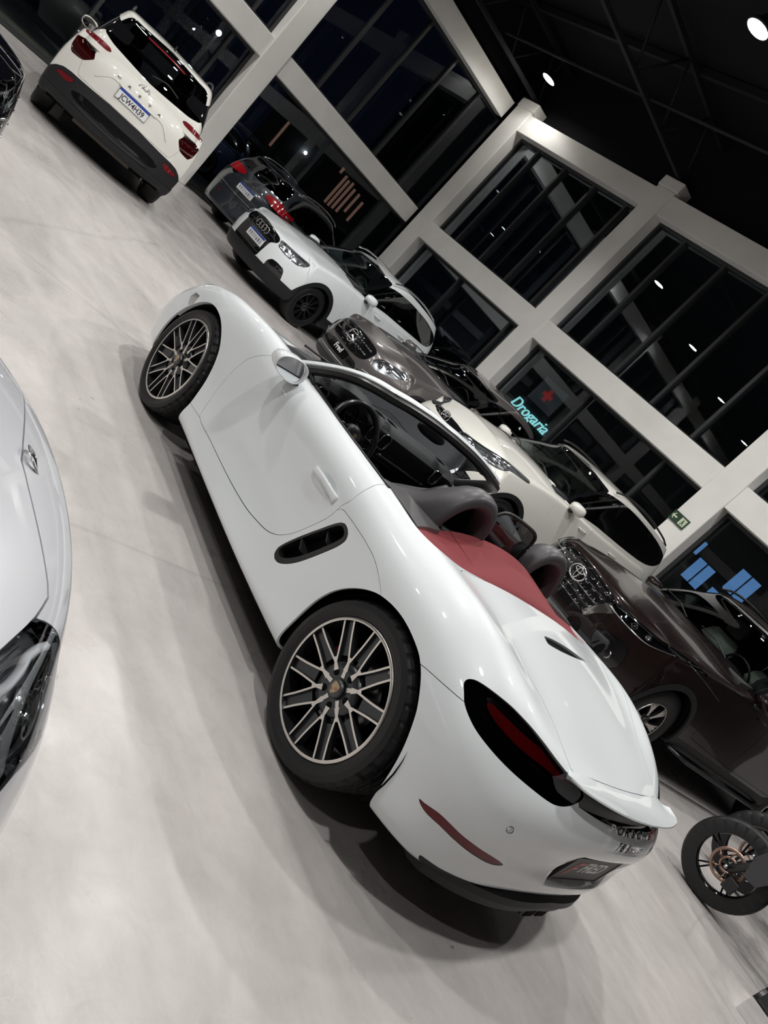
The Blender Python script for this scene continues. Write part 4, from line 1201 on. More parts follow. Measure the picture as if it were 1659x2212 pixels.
    g = MB(); g.add([(.60-.02*(z-.93)/.22, y, z) for y, z in P_], [tuple(range(len(P_)))]); g.obj('deflector_pane', pane_mat('smoke_pane', (.09, .085, .085), .0, k=.10), wd_)
    m = MB(); m.box(.55, .64, -.22, .22, .90, .945); m.obj('deflector_base', M_SHELL, wd_, bevel=.01)
    # folded roof
    g = MB(); nx, ny = 16, 40; rows = []
    yr = interp([0, .42, .6, .68, .722, .742], [.190, .195, .21, .24, .30, .39])
    for j in range(ny+1):
        v = -1+2*j/ny; y = math.sin(v*PI/2)*.742; a = abs(y)
        x0 = yr(a)+.004; x1 = .56-.03*(a/.742)**2 if a < .62 else .552-.155*((a-.62)/.122)
        zf = 1.017-.42*a*a if a < .6 else .879+.043*1-.0*a
        zf = 1.017-.40*a*a
        zf = max(zf, .905) if a < .70 else .905+.0
        zr = .950-.045*(a/.742)**2-.012
        row = []
        for i in range(nx+1):
            t = i/nx; x = x0+(max(x1, x0+.01)-x0)*t
            e = min(1, t/.12); z = zr-.02+(zf-zr)*(t**.62)+.02*math.sin(e*PI/2)
            if t > .85: z -= .04*((t-.85)/.15)**2*(1 if a < .62 else .3)
            row.append((x, y, z))
        rows.append(row)
    vs = [p for r in rows for p in r]; fs = []
    for j in range(ny):
        for i in range(nx): k = j*(nx+1)+i; fs.append((k, k+1, k+nx+2, k+nx+1))
    g.add(vs, fs, 0, True); roof = g.obj('folded_roof', M_CLOTH, car)
    so = roof.modifiers.new('s', 'SOLIDIFY'); so.thickness = .012; so.offset = -1
    st = MB()
    for sg in (1, -1):
        def zs(x, y):
            r = min(rows, key=lambda r: abs(r[0][1]-y)); p = min(r, key=lambda p: abs(p[0]-x)); return p[2]
        st.tube([(x, sg*y, zs(x, sg*y)+.0005) for x, y in [(.22, .42), (.27, .425), (.33, .432), (.39, .436), (.45, .438), (.51, .436)]], .0016, 6)
    st.obj('roof_stitching', mat('dark_red_thread', (.14, .012, .02), .8), roof)
    # windscreen frame
    path = [(1.80, .752, .868), (1.70, .745, .925), (1.62, .728, .978), (1.50, .690, 1.055), (1.40, .640, 1.112), (1.355, .585, 1.138), (1.335, .50, 1.153), (1.325, .38, 1.172), (1.318, .2, 1.188), (1.315, 0, 1.193)]
    half = smooth_poly(path, 5, False)
    full = [tuple(p) for p in half]+[(p[0], -p[1], p[2]) for p in half[-2::-1]]
    # frame cross-sections: white top skin, black body beneath
    def sweep(name, prof, m, parent):
        mb = MB(); R_ = []; n = len(full)
        for i, p in enumerate(full):
            p = Vector(p); t = (Vector(full[min(i+1, n-1)])-Vector(full[max(i-1, 0)])).normalized()
            nrm = Vector((-.36, 0, .93)); nrm.y = .55*p.y/.7*max(0, 1-(p.z-.87)/.32)+.15*p.y; nrm = (nrm-t*nrm.dot(t)).normalized()
            inn = t.cross(nrm).normalized()
            if inn.dot(Vector((0, 0, 1.03))-p) < 0: inn = -inn
            R_.append([p+inn*a+nrm*b for a, b in prof])
        mb.rings(R_, True, True); return mb.obj(name, m, parent, auto=math.radians(45))
    fr = sweep('windscreen_frame', [(-.004, -.006), (-.002, .004), (.010, .008), (.030, .008), (.036, .004), (.036, -.004)], M_WHITE, car)
    sweep('screen_surround', [(-.002, -.010), (.040, -.002), (.062, -.004), (.075, -.022), (.06, -.045), (.02, -.050), (.0, -.03)], M_SEAL, fr)
    # rubber end piece where the roof latches
    for sg in (1, -1):
        m = MB(); m.tube([(1.43, sg*.645, 1.085), (1.36, sg*.575, 1.118), (1.32, sg*.49, 1.137), (1.305, sg*.40, 1.150)], [.020, .030, .026, .014], 10, flat=.6); m.obj('corner_seal', M_SEAL, fr)
    # glass
    g = MB(); nu, nv = 20, 10; grid = []
    for j in range(nu+1):
        v = -1+2*j/nu; base = Vector((2.02-.22*abs(v)**2.2, v*.735, .905-.03*v*v)); k = (1-abs(v))
        topx = interp([0, .2, .38, .5, .585], [1.330, 1.335, 1.345, 1.36, 1.385]); topz = interp([0, .2, .38, .5, .585], [1.182, 1.178, 1.162, 1.145, 1.125])
        ty = v*.585; tp = Vector((topx(abs(ty)), ty, topz(abs(ty))))
        grid.append([base.lerp(tp, i/nv)+Vector((.02, 0, .028))*math.sin(i/nv*PI) for i in range(nv+1)])
    vs = [p for r in grid for p in r]; fs = [(j*(nv+1)+i, j*(nv+1)+i+1, (j+1)*(nv+1)+i+1, (j+1)*(nv+1)+i) for j in range(nu) for i in range(nv)]
    g.add(vs, fs, 0, True); g.obj('windscreen', pane_mat('clear_screen', (.86, .9, .9), .02), fr)
    # visors, mirror
    for sg in (1, -1):
        m = MB(); R_ = []
        for t in np.linspace(0, 1, 7):
            y = sg*(.10+.36*t); x = 1.30-.01*t; z = 1.160-.035*t*t
            R_.append([(x, y, z), (x-.012, y, z-.012), (x+.075, y, z-.035), (x+.085, y, z-.022)])
        m.rings(R_, True, True); m.obj('sun_visor', mat('visor_grey', (.14, .135, .13), .7), fr, bevel=.004)
    m = MB(); R_ = []
    for t in np.linspace(-1, 1, 11):
        w = .034*(1-abs(t)**4*.5); y = .01+t*.115; R_.append([(1.42+.012*math.cos(a), y, 1.085+w*math.sin(a)) for a in np.linspace(0, 2*PI, 10, endpoint=False)])
    m.rings(R_, True, True); m.tube([(1.425, 0, 1.09), (1.46, 0, 1.135)], .012, 8); m.obj('rear_view_mirror', M_BLACK, fr)
    # wipers on the cowl
    for y0 in (.45, -.15):
        m = MB(); m.tube([(2.08, y0+.1, .925), (1.99, y0-.05, .948), (1.95, y0-.35, .945)], [.008, .006, .004], 6); m.obj('wiper', M_BLACK, car)
    # door mirrors
    for sg in (1, -1):
        MMir = basis((1.485, sg*.925, .895), (0, -sg*1.0, 0), (.0, 0, 1))
        sh = MB(); R_ = []; n = 28
        def outline(s, dx, dz, k=0):
            o = []
            for q in range(n):
                a = 2*PI*q/n; c_, s_ = math.cos(a), math.sin(a)
                y = .108*math.copysign(abs(c_)**.85, c_); z = .066*math.copysign(abs(s_)**.85, s_)
                z *= 1-.16*(y/.108)*(1 if True else 0)      # taller outboard
                if y < 0: z *= 1.0
                o.append((1.480+dx, sg*(.922+y*s*.88), .893+z*s*.9+dz))
            return o
        for s, dx, dz in ((.90, .018, 0), (.93, .0, 0), (.985, -.004, 0), (1.0, .006, 0), (1.0, .03, 0), (.95, .065, .0), (.82, .098, -.003), (.58, .125, -.008), (.25, .138, -.01), (.02, .14, -.01)): R_.append(outline(s, dx, dz))
        sh.rings(R_, True, False); mir = sh.obj('door_mirror', M_WHITE, car)
        g = MB(); o = [(a+.14*(c_-.893)+.004, b, c_) for a, b, c_ in outline(.93, .010, 0)]; g.add(o, [tuple(range(n))]); g.obj('mirror_glass', mat('mirror_silver', (.8, .82, .84), .02, 1), mir)
        a = MB(); a.rings([[(1.56+dx*s_, sg*y, z+dz*s_) for dx, dz in ((-.06, -.0), (-.03, .02), (.04, .02), (.06, 0), (.03, -.018), (-.04, -.018))] for y, z, s_ in ((.74, .835, 1.0), (.80, .838, .9), (.86, .848, .8), (.90, .86, .7))], True, True)
        a.obj('mirror_arm', M_BLACK, mir)
        sl = MB(); sl.tube([(1.80, sg*.762, .872), (1.66, sg*.742, .935), (1.52, sg*.735, .885)], .012, 6); sl.obj('mirror_triangle', M_BLACK, mir)
build_cabin(roadster)
# ---------------------------------------------------------------- parked cars: common surfaces
def lower_body(c, levels=3):
    wb, fo, ro, W = c['wb'], c['fo'], c['ro'], c['W']
    sill = c.get('sill', .24); belt = c['belt']; hood = c['hood']
    inset = c.get('inset', .10)
    xn, xt = wb+fo, -ro
    cf, cr = c.get('cf', .42), c.get('cr', .34)       # how far the corners lie behind nose / ahead of tail
    X = [xn-cf-.10, wb+.22, wb-.12, wb-.45, wb-.80, wb-1.2, wb-1.7, wb-2.15, .15, -.15, -ro+cr+.10]
    bz = lambda x: belt(x)
    rows = 7; side = [[] for _ in range(rows)]
    def st(x, wf=1.0):
        b = bz(x); k = [sill-.01, sill, sill+.15, sill+(b-sill)*.42, sill+(b-sill)*.68, b-.065, b]
        fl = c.get('flare', .0)*(math.exp(-((x-wb)/.42)**2)+math.exp(-(x/.45)**2))
        y = [W-.14, W-.025, W-.005+fl, W+fl, W-.008+fl*.6, W-.045, W-inset]
        return [(x, q*wf, z) for q, z in zip(y, k)]
    zf = c['front_z']; zr = c['rear_z']; xf = c['front_x']; xr = c['rear_x']   # 7 heights and setbacks
    wfc, wrc = c.get('wfc', .93), c.get('wrc', .94)
    yc = [W-.16, W-.10, W-.07, W-.06, W-.07, W-.12, W-.20]
    for r in range(rows):
        side[r].append((xn-cf-xf[r]*.55, yc[r]*wfc/.93, zf[r]))
    for x in X:
        s = st(x, 1.0 if X[0] > x > X[-1] else .985)
        for r in range(rows): side[r].append(s[r])
    for r in range(rows):
        side[r].append((xt+cr+xr[r]*.55, yc[r]*wrc/.93, zr[r]))
    fr, re = [], []
    for r in range(rows):
        y2 = yc[r]*.72; y1 = yc[r]*.38
        fr.append([(xn-xf[r], 0, zf[r]), (xn-xf[r]-cf*.08, y1, zf[r]), (xn-xf[r]-cf*.36, y2, zf[r])])
        re.append([(xt+xr[r]+cr*.36, y2, zr[r]), (xt+xr[r]+cr*.08, y1, zr[r]), (xt+xr[r], 0, zr[r])])
    top = []
    for x in X:
        b = bz(x); h = hood(x)
        yc6 = (W-inset)
        top.append([(x, yc6*.72, b+(h-b)*.55), (x, yc6*.38, b+(h-b)*.92), (x, 0, h)])
    V, F = box_cage(side, fr, re, top, None, None)
    return subdiv_cage(V, F, levels, fit=4, relax=.7)
def greenhouse(c, levels=3):
    g = c['gh']   # wx0,wx1 windscreen foot / head x ; rx0,rx1 rear foot / head ; yb, yt half widths ; zb foot z(x) ; H roof z(x)
    n = 6; fr_ = [0, .33, .66, .90, 1.0]
    side = [[] for _ in fr_]; fr = []; re = []
    yb, yt = g['yb'], g['yt']; Hf = g['H']; zb = g['zb']
    bowf, bowr = g.get('bowf', .22), g.get('bowr', .12)
    cx = [g['wx1'], g['rx1']]
    X1 = np.linspace(g['wx1']-bowf*.8, g['rx1']+bowr*.8, n)
    for i, f in enumerate(fr_):
        xw = g['wx0']+(g['wx1']-g['wx0'])*f+.03*math.sin(f*PI); xr = g['rx0']+(g['rx1']-g['rx0'])*f-.05*math.sin(f*PI)
        y = yb+(yt-yb)*(f**1.25) - (.03 if f == 1 else 0)
        zt = lambda x: (Hf(x)-.045)
        X = np.linspace(xw-bowf, xr+bowr, n)
        zz = lambda x: zb+(zt(x)-zb)*f + (.018 if f == 1 else 0)
        side[i] = [(xw-bowf*1.0, y*.985, zz(xw))]+[(x, y, zz(x)) for x in X[1:-1]]+[(xr+bowr, y*.975, zz(xr))]
        fr.append([(xw, 0, zz(xw)), (xw-bowf*.10, y*.38, zz(xw)), (xw-bowf*.42, y*.74, zz(xw))])
        re.append([(xr+bowr*.42, y*.74, zz(xr)), (xr+bowr*.10, y*.38, zz(xr)), (xr, 0, zz(xr))])
    top = []
    for p in side[-1][1:-1]:
        H = Hf(p[0]); top.append([(p[0], p[1]*.74, H-.012), (p[0], p[1]*.38, H-.002), (p[0], 0, H)])
    V, F = box_cage(side, fr, re, top, None, None)
    return subdiv_cage(V, F, levels, fit=4, relax=.7)
SPEC = {}
SPEC['audi'] = dict(wb=2.60, fo=.91, ro=.87, W=.915, sill=.27, flare=.012, pos=(9.70, -6.16, 101.5), R=.345,
    belt=interp([3.3, 2.9, 2.3, 1.9, 1.0, 0, -.8], [.86, .93, 1.00, 1.02, 1.04, 1.07, 1.09]), hood=interp([3.3, 2.9, 2.3, 1.9, 0, -.8], [.90, .99, 1.06, 1.09, 1.09, 1.10]),
    front_z=[.22, .24, .38, .52, .68, .82, .88], front_x=[.14, .05, .0, .0, .02, .06, .13], rear_z=[.28, .30, .45, .62, .80, .98, 1.08], rear_x=[.1, .04, .0, .0, .03, .07, .13], cf=.44,
    gh=dict(wx0=2.06, wx1=1.25, rx0=-.80, rx1=-.68, yb=.80, yt=.60, zb=1.0, bowf=.30, H=interp([1.3, .9, .4, -.7], [1.52, 1.575, 1.59, 1.52])))
SPEC['merc'] = dict(wb=2.70, fo=.86, ro=.86, W=.90, sill=.25, flare=.01, pos=(6.58, -6.70, 93.7), R=.34,
    belt=interp([3.3, 3.0, 2.4, 1.9, 1.0, 0, -.8], [.76, .86, .95, .98, .99, 1.02, 1.04]), hood=interp([3.4, 3.0, 2.4, 1.9, 0, -.8], [.84, .95, 1.02, 1.045, 1.03, 1.04]),
    front_z=[.20, .22, .36, .50, .64, .76, .83], front_x=[.14, .05, .0, .01, .04, .09, .17], rear_z=[.28, .30, .45, .60, .78, .95, 1.02], rear_x=[.1, .04, .0, .0, .03, .07, .13], cf=.46,
    gh=dict(wx0=2.12, wx1=1.20, rx0=-.76, rx1=-.35, yb=.78, yt=.57, zb=.96, bowf=.32, H=interp([1.25, .8, .3, -.4], [1.43, 1.485, 1.495, 1.42])))
SPEC['rav'] = dict(wb=2.66, fo=.93, ro=.98, W=.92, sill=.28, flare=.008, pos=(4.22, -7.02, 84.0), R=.36,
    belt=interp([3.3, 2.9, 2.4, 1.9, 1.0, 0, -.9], [.91, 1.0, 1.08, 1.12, 1.12, 1.15, 1.18]), hood=interp([3.4, 2.9, 2.4, 1.9, 0, -.9], [.98, 1.10, 1.17, 1.19, 1.12, 1.15]),
    front_z=[.24, .26, .42, .56, .72, .86, .93], front_x=[.16, .06, .01, .0, .03, .10, .20], rear_z=[.30, .33, .48, .64, .84, 1.02, 1.12], rear_x=[.1, .04, .0, .0, .03, .07, .13], cf=.48,
    gh=dict(wx0=2.12, wx1=1.18, rx0=-.93, rx1=-.92, yb=.82, yt=.66, zb=1.08, bowf=.30, H=interp([1.25, .8, .3, -.9], [1.66, 1.70, 1.71, 1.65])))
SPEC['sw4'] = dict(wb=3.22, fo=1.00, ro=.74, W=.93, sill=.36, flare=.02, pos=(0.867, -7.240, 77.5), R=.39,
    belt=interp([3.87, 3.47, 2.87, 2.37, 1.3, 0, -1], [.98, 1.05, 1.12, 1.16, 1.17, 1.19, 1.22]), hood=interp([3.97, 3.47, 2.87, 2.37, 0, -1], [1.06, 1.16, 1.21, 1.24, 1.2, 1.2]),
    front_z=[.30, .32, .48, .64, .82, .97, 1.05], front_x=[.14, .05, .0, .0, .02, .05, .13], rear_z=[.38, .40, .55, .70, .92, 1.1, 1.2], rear_x=[.1, .04, .0, .0, .03, .07, .13], cf=.44, inset=.09,
    gh=dict(wx0=2.52, wx1=1.77, rx0=-.70, rx1=-.50, yb=.82, yt=.66, zb=1.14, bowf=.26, H=interp([1.77, 1.35, .6, -.6], [1.72, 1.78, 1.80, 1.77])))
SPEC['creta'] = dict(wb=2.61, fo=.84, ro=.84, W=.895, sill=.26, flare=.01, pos=(9.14, -.49, -16.4), R=.345,
    belt=interp([3.2, 2.8, 2.3, 1.9, 1.0, 0, -.8], [.85, .92, 1.00, 1.02, 1.04, 1.07, 1.09]), hood=interp([3.2, 2.8, 2.3, 1.9, 0, -.8], [.90, .99, 1.06, 1.09, 1.06, 1.08]),
    front_z=[.22, .24, .38, .52, .68, .82, .88], front_x=[.14, .05, .0, .0, .02, .06, .13], rear_z=[.28, .30, .42, .58, .76, .95, 1.07], rear_x=[.08, .02, .0, .02, .03, .05, .13], cf=.44, cr=.24,
    gh=dict(wx0=2.06, wx1=1.25, rx0=-.70, rx1=-.44, yb=.78, yt=.60, zb=1.0, bowf=.30, bowr=.10, H=interp([1.3, .9, .4, -.5], [1.54, 1.59, 1.61, 1.59])))
SPEC['vw'] = dict(wb=2.58, fo=.72, ro=.93, W=.89, sill=.22, flare=.008, pos=(12.35, -4.55, -64), R=.32,
    belt=interp([3.1, 2.7, 2.3, 1.9, 1.0, 0, -.8], [.76, .84, .90, .93, .95, .98, 1.0]), hood=interp([3.1, 2.7, 2.3, 1.9, 0, -.8], [.80, .90, .96, .99, .96, .98]),
    front_z=[.18, .20, .34, .48, .62, .74, .80], front_x=[.14, .05, .0, .0, .02, .06, .13], rear_z=[.24, .26, .40, .56, .72, .88, .97], rear_x=[.06, .0, .01, .05, .06, .09, .17], cf=.44, cr=.28,
    gh=dict(wx0=2.15, wx1=1.35, rx0=-.80, rx1=-.52, yb=.76, yt=.60, zb=.93, bowf=.28, bowr=.12, H=interp([1.3, .8, .3, -.6], [1.49, 1.52, 1.52, 1.45])))
SPEC['silver'] = dict(wb=2.84, fo=.80, ro=1.0, W=.91, sill=.22, flare=.006, pos=(.17, 5.825, -95), R=.335,
    belt=interp([3.3, 3.0, 2.4, 1.9, 1.0, 0, -.9], [.74, .82, .90, .94, .95, .98, 1.0]), hood=interp([3.4, 3.0, 2.4, 1.9, 0, -.9], [.79, .88, .95, .99, .98, .98]),
    front_z=[.18, .20, .34, .48, .60, .70, .77], front_x=[.14, .04, .0, .01, .04, .09, .15], rear_z=[.24, .26, .40, .56, .72, .88, .97], rear_x=[.06, .0, .01, .05, .06, .09, .17], cf=.36, wfc=.99,
    gh=dict(wx0=2.0, wx1=1.05, rx0=-.70, rx1=.0, yb=.77, yt=.57, zb=.92, bowf=.28, bowr=.2, H=interp([1.1, .7, .3, -.1], [1.39, 1.43, 1.44, 1.40])))
SPEC['blackc'] = dict(SPEC['audi'], pos=(4.2, 5.24, -91))
SPEC['blue'] = dict(SPEC['vw'], pos=(19.3, -6.2, 60))
# ---------------------------------------------------------------- parked cars: panels and fittings
def side_cut(poly, ymin=.45, smooth=4):
    P = smooth_poly(poly, smooth) if smooth else np.array(poly, float)
    return lambda V: np.minimum(sdf_poly(V[:, [0, 2]], P), np.abs(V[:, 1])-ymin)
def end_cut(poly, sgn, xlim, smooth=4, mirror=False):
    """yz outline on the nose (sgn 1) or tail (sgn -1)"""
    poly = [(-.6 if (mirror and a <= 0) else a, b) for a, b in poly]
    P = smooth_poly(poly, smooth) if smooth else np.array(poly, float)
    def fn(V):
        U = V[:, [1, 2]].copy()
        if mirror: U[:, 0] = np.abs(U[:, 0])
        return np.minimum(sdf_poly(U, P), (V[:, 0]-xlim)*sgn)
    return fn
def xy_cut(poly, zmin, zmax=9, smooth=4, mirror=True):
    P = smooth_poly(poly, smooth) if smooth else np.array(poly, float)
    def fn(V):
        U = V[:, [0, 1]].copy()
        if mirror: U[:, 1] = np.abs(U[:, 1])
        return np.minimum.reduce([sdf_poly(U, P), V[:, 2]-zmin, zmax-V[:, 2]])
    return fn
class Probe:
    """looks up points of a skin from the front, rear or side"""
    def __init__(s, sk): s.V, s.N = sk.V, sk.N
    def end(s, y, z, sgn):
        d = (s.V[:, 1]-y)**2+(s.V[:, 2]-z)**2+np.where(s.V[:, 0]*sgn < (1.9 if sgn > 0 else 0.2), 9, 0)+np.where(s.N[:, 0]*sgn < .05, 9, 0)
        i = np.argsort(d)[:4]; w = 1/(d[i]+1e-6); w /= w.sum()
        n = (s.N[i]*w[:, None]).sum(0); return Vector((float((s.V[i, 0]*w).sum()), y, z)), Vector(n).normalized()
    def side(s, x, z, sg):
        d = (s.V[:, 0]-x)**2+(s.V[:, 2]-z)**2+np.where(s.V[:, 1]*sg < .3, 9, 0)
        i = np.argsort(d)[:4]; w = 1/(d[i]+1e-6); w /= w.sum()
        n = (s.N[i]*w[:, None]).sum(0); return Vector((x, float((s.V[i, 1]*w).sum()), z)), Vector(n).normalized()
    def bar(s, pts, sgn, r, name, m, parent, push=.0, n=6, flat=1.0, sub=6):
        Q = smooth_poly(pts, sub, False) if sub else pts; P = []
        for y, z in Q:
            p, nn = s.end(y, z, sgn); P.append((p, nn))
        for _ in range(3):
            X_ = [q[0].x for q in P]
            for i in range(1, len(P)-1): P[i][0].x = (X_[i-1]+X_[i]+X_[i+1])/3
        P = [q+nn*push for q, nn in P]
        return MB().tube(P, r, n, flat=flat).obj(name, m, parent)
def plate_at(parent, P, y, z, sgn, body=None, dark=False, w=.4, h=.13):
    p, n = P.end(y, z, sgn); n.z *= .5; n.y *= .4; n.normalize()
    M = basis(p+n*.006, (0, sgn*1.0, 0), Vector((0, 0, 1)))
    M = basis(p+n*.008, Vector((0, sgn, 0))-n*n.dot(Vector((0, sgn, 0))), Vector((0, 0, 1)))
    def tr(mb): mb.v = [tuple(M@Vector(v)) for v in mb.v]; return mb
    pl = tr(MB().box(-w/2, w/2, -h/2, h/2, -.012, .002)).obj('number_plate', M_GLOSS if dark else M_PLATE, parent)
    if dark:
        text_mesh('plate_lettering', body, .10, M_PLATE, pl, M@Matrix.Translation((.01, .012, .003)), .001, .15, bold=.002)
        return pl
    tr(MB().box(-w/2, w/2, h/2-.030, h/2, .002, .0035)).obj('blue_band', M_PBLUE, pl)
    if body: text_mesh('plate_lettering', body, .088, M_INK, pl, M@Matrix.Translation((0, -.015, .0035)), .0012, 0, .82, bold=.0012)
    rim_ = MB(); 
    for q in [(-w/2, w/2, -h/2, -h/2+.004), (-w/2, -w/2+.004, -h/2, h/2), (w/2-.004, w/2, -h/2, h/2)]: rim_.box(q[0], q[1], q[2], q[3], .002, .0045)
    if body: tr(rim_).obj('plate_border', M_INK, pl)
    else:
        k = MB(); r = random.Random(5)
        for i in range(7):
            x = -.165+i*.050; k.box(x, x+.008, -.045, .018, .002, .0035); k.box(x+.02, x+.028, -.045, .018, .002, .0035); k.box(x+.008, x+.02, -.02+r.choice((-.02, 0, .03)), -.012+r.choice((-.02, 0, .02)), .002, .0035)
        tr(k).obj('plate_marks', mat('soft_ink', (.12, .12, .12), .5), pl)
    return pl
def seat_in(parent, x, y, z, m, w=.25):
    s = MB(); s.rings([[(x+.5-.5*t, y-w, z), (x+.5-.5*t, y-w*.8, z+.06), (x+.5-.5*t, y+w*.8, z+.06), (x+.5-.5*t, y+w, z), (x+.5-.5*t, y, z-.1)] for t in np.linspace(0, 1, 4)], True, True)
    s.rings([[(x+.06-.20*t-.07, y-w*k, z+.62*t), (x+.06-.20*t, y-w*k, z+.62*t), (x+.09-.20*t, y, z+.62*t), (x+.06-.20*t, y+w*k, z+.62*t), (x+.06-.20*t-.07, y+w*k, z+.62*t)] for t, k in ((0, 1), (.3, 1), (.7, .95), (.93, .8), (1, .6))], True, True)
    seat = s.obj('front_seat', m, parent, bevel=0)
    h = MB(); h.rings([[(x-.18+.035*math.cos(a)-.02*t, y+.12*math.sin(a)*k, z+.66+.19*t) for a in np.linspace(0, 2*PI, 12, endpoint=False)] for t, k in ((0, .8), (.2, 1), (.8, 1), (1, .7))], True, True)
    h.obj('headrest', m, seat)
    return seat
def lamp_cups(parent, P, sgn, pts, r, push=-.03):
    for y, z in pts:
        p, n = P.end(y, z, sgn); M = basis(p+n*push, n.orthogonal(), n.cross(n.orthogonal()))
        k = MB(); k.lathe([(r, 0), (r*.93, .012), (r*.85, .004), (r*.5, -.006), (.0005, -.002)], 18, 0, 'z'); k.lathe([(r*.35, -.002), (r*.25, r*.25), (.0005, r*.3)], 12, 0, 'z')
        k.v = [tuple(M@Vector(v)) for v in k.v]; k.obj('lamp_reflector', M_CHROME, parent)
def ring_emblem(M, kind, parent, r=.06, m=None):
    k = MB(); m = m or M_CHROME; C = lambda cx, cy, a, b, n=28: [(cx+a*math.cos(t), cy+b*math.sin(t), 0) for t in np.linspace(0, 2*PI, n, endpoint=False)]
    if kind == 'rings4':
        for i in range(4): k.tube(C((i-1.5)*r*1.15, 0, r*.72, r*.72), r*.085, 6, loop=True)
    elif kind == 'star':
        k.tube(C(0, 0, r, r), r*.09, 6, loop=True)
        for i in range(3):
            a = PI/2+i*2*PI/3; u, v = math.cos(a), math.sin(a)
            k.add([(u*r*.97, v*r*.97, .0), (-v*r*.13, u*r*.13, 0), (0, 0, r*.14), (v*r*.13, -u*r*.13, 0)], [(0, 1, 2), (0, 2, 3)])
    elif kind == 'ovals':
        k.tube(C(0, 0, r*1.35, r*.92), r*.10, 6, loop=True); k.tube(C(0, r*.35, r*.78, r*.28), r*.08, 6, loop=True); k.tube(C(0, -.0*r, r*.30, r*.80), r*.08, 6, loop=True)
    elif kind == 'slanth':
        k.tube(C(0, 0, r*1.3, r*.75), r*.09, 6, loop=True)
        k.tube([(-r*.75, -r*.45, 0), (-r*.45, 0, 0), (-r*.25, r*.55, 0)], r*.10, 6); k.tube([(r*.25, -r*.55, 0), (r*.45, 0, 0), (r*.75, r*.45, 0)], r*.10, 6); k.tube([(-r*.45, -r*.02, 0), (0, r*.1, 0), (r*.45, r*.02, 0)], r*.09, 6)
    elif kind == 'vw':
        k.tube(C(0, 0, r, r), r*.11, 6, loop=True)
        k.tube([(-r*.35, r*.9, 0), (0, r*.12, 0), (r*.35, r*.9, 0)], r*.09, 6); k.tube([(-r*.86, r*.4, 0), (-r*.38, -r*.86, 0), (0, -.0, 0), (r*.38, -r*.86, 0), (r*.86, r*.4, 0)], r*.09, 6)
    elif kind == 'wreath':
        k.tube(C(0, 0, r, r), r*.05, 6, loop=True); k.lathe([(r*.95, -.002), (r*.93, .001), (r*.70, .001), (r*.68, -.002)], 32, 0, 'z')
        for i in range(3):
            a = PI/2+i*2*PI/3; u, v = math.cos(a), math.sin(a)
            k.add([(u*r*.66, v*r*.66, .001), (-v*r*.10, u*r*.10, .001), (0, 0, r*.12), (v*r*.10, -u*r*.10, .001)], [(0, 1, 2), (0, 2, 3)])
    k.v = [tuple(M@Vector(v)) for v in k.v]
    return k.obj('emblem', m, parent)
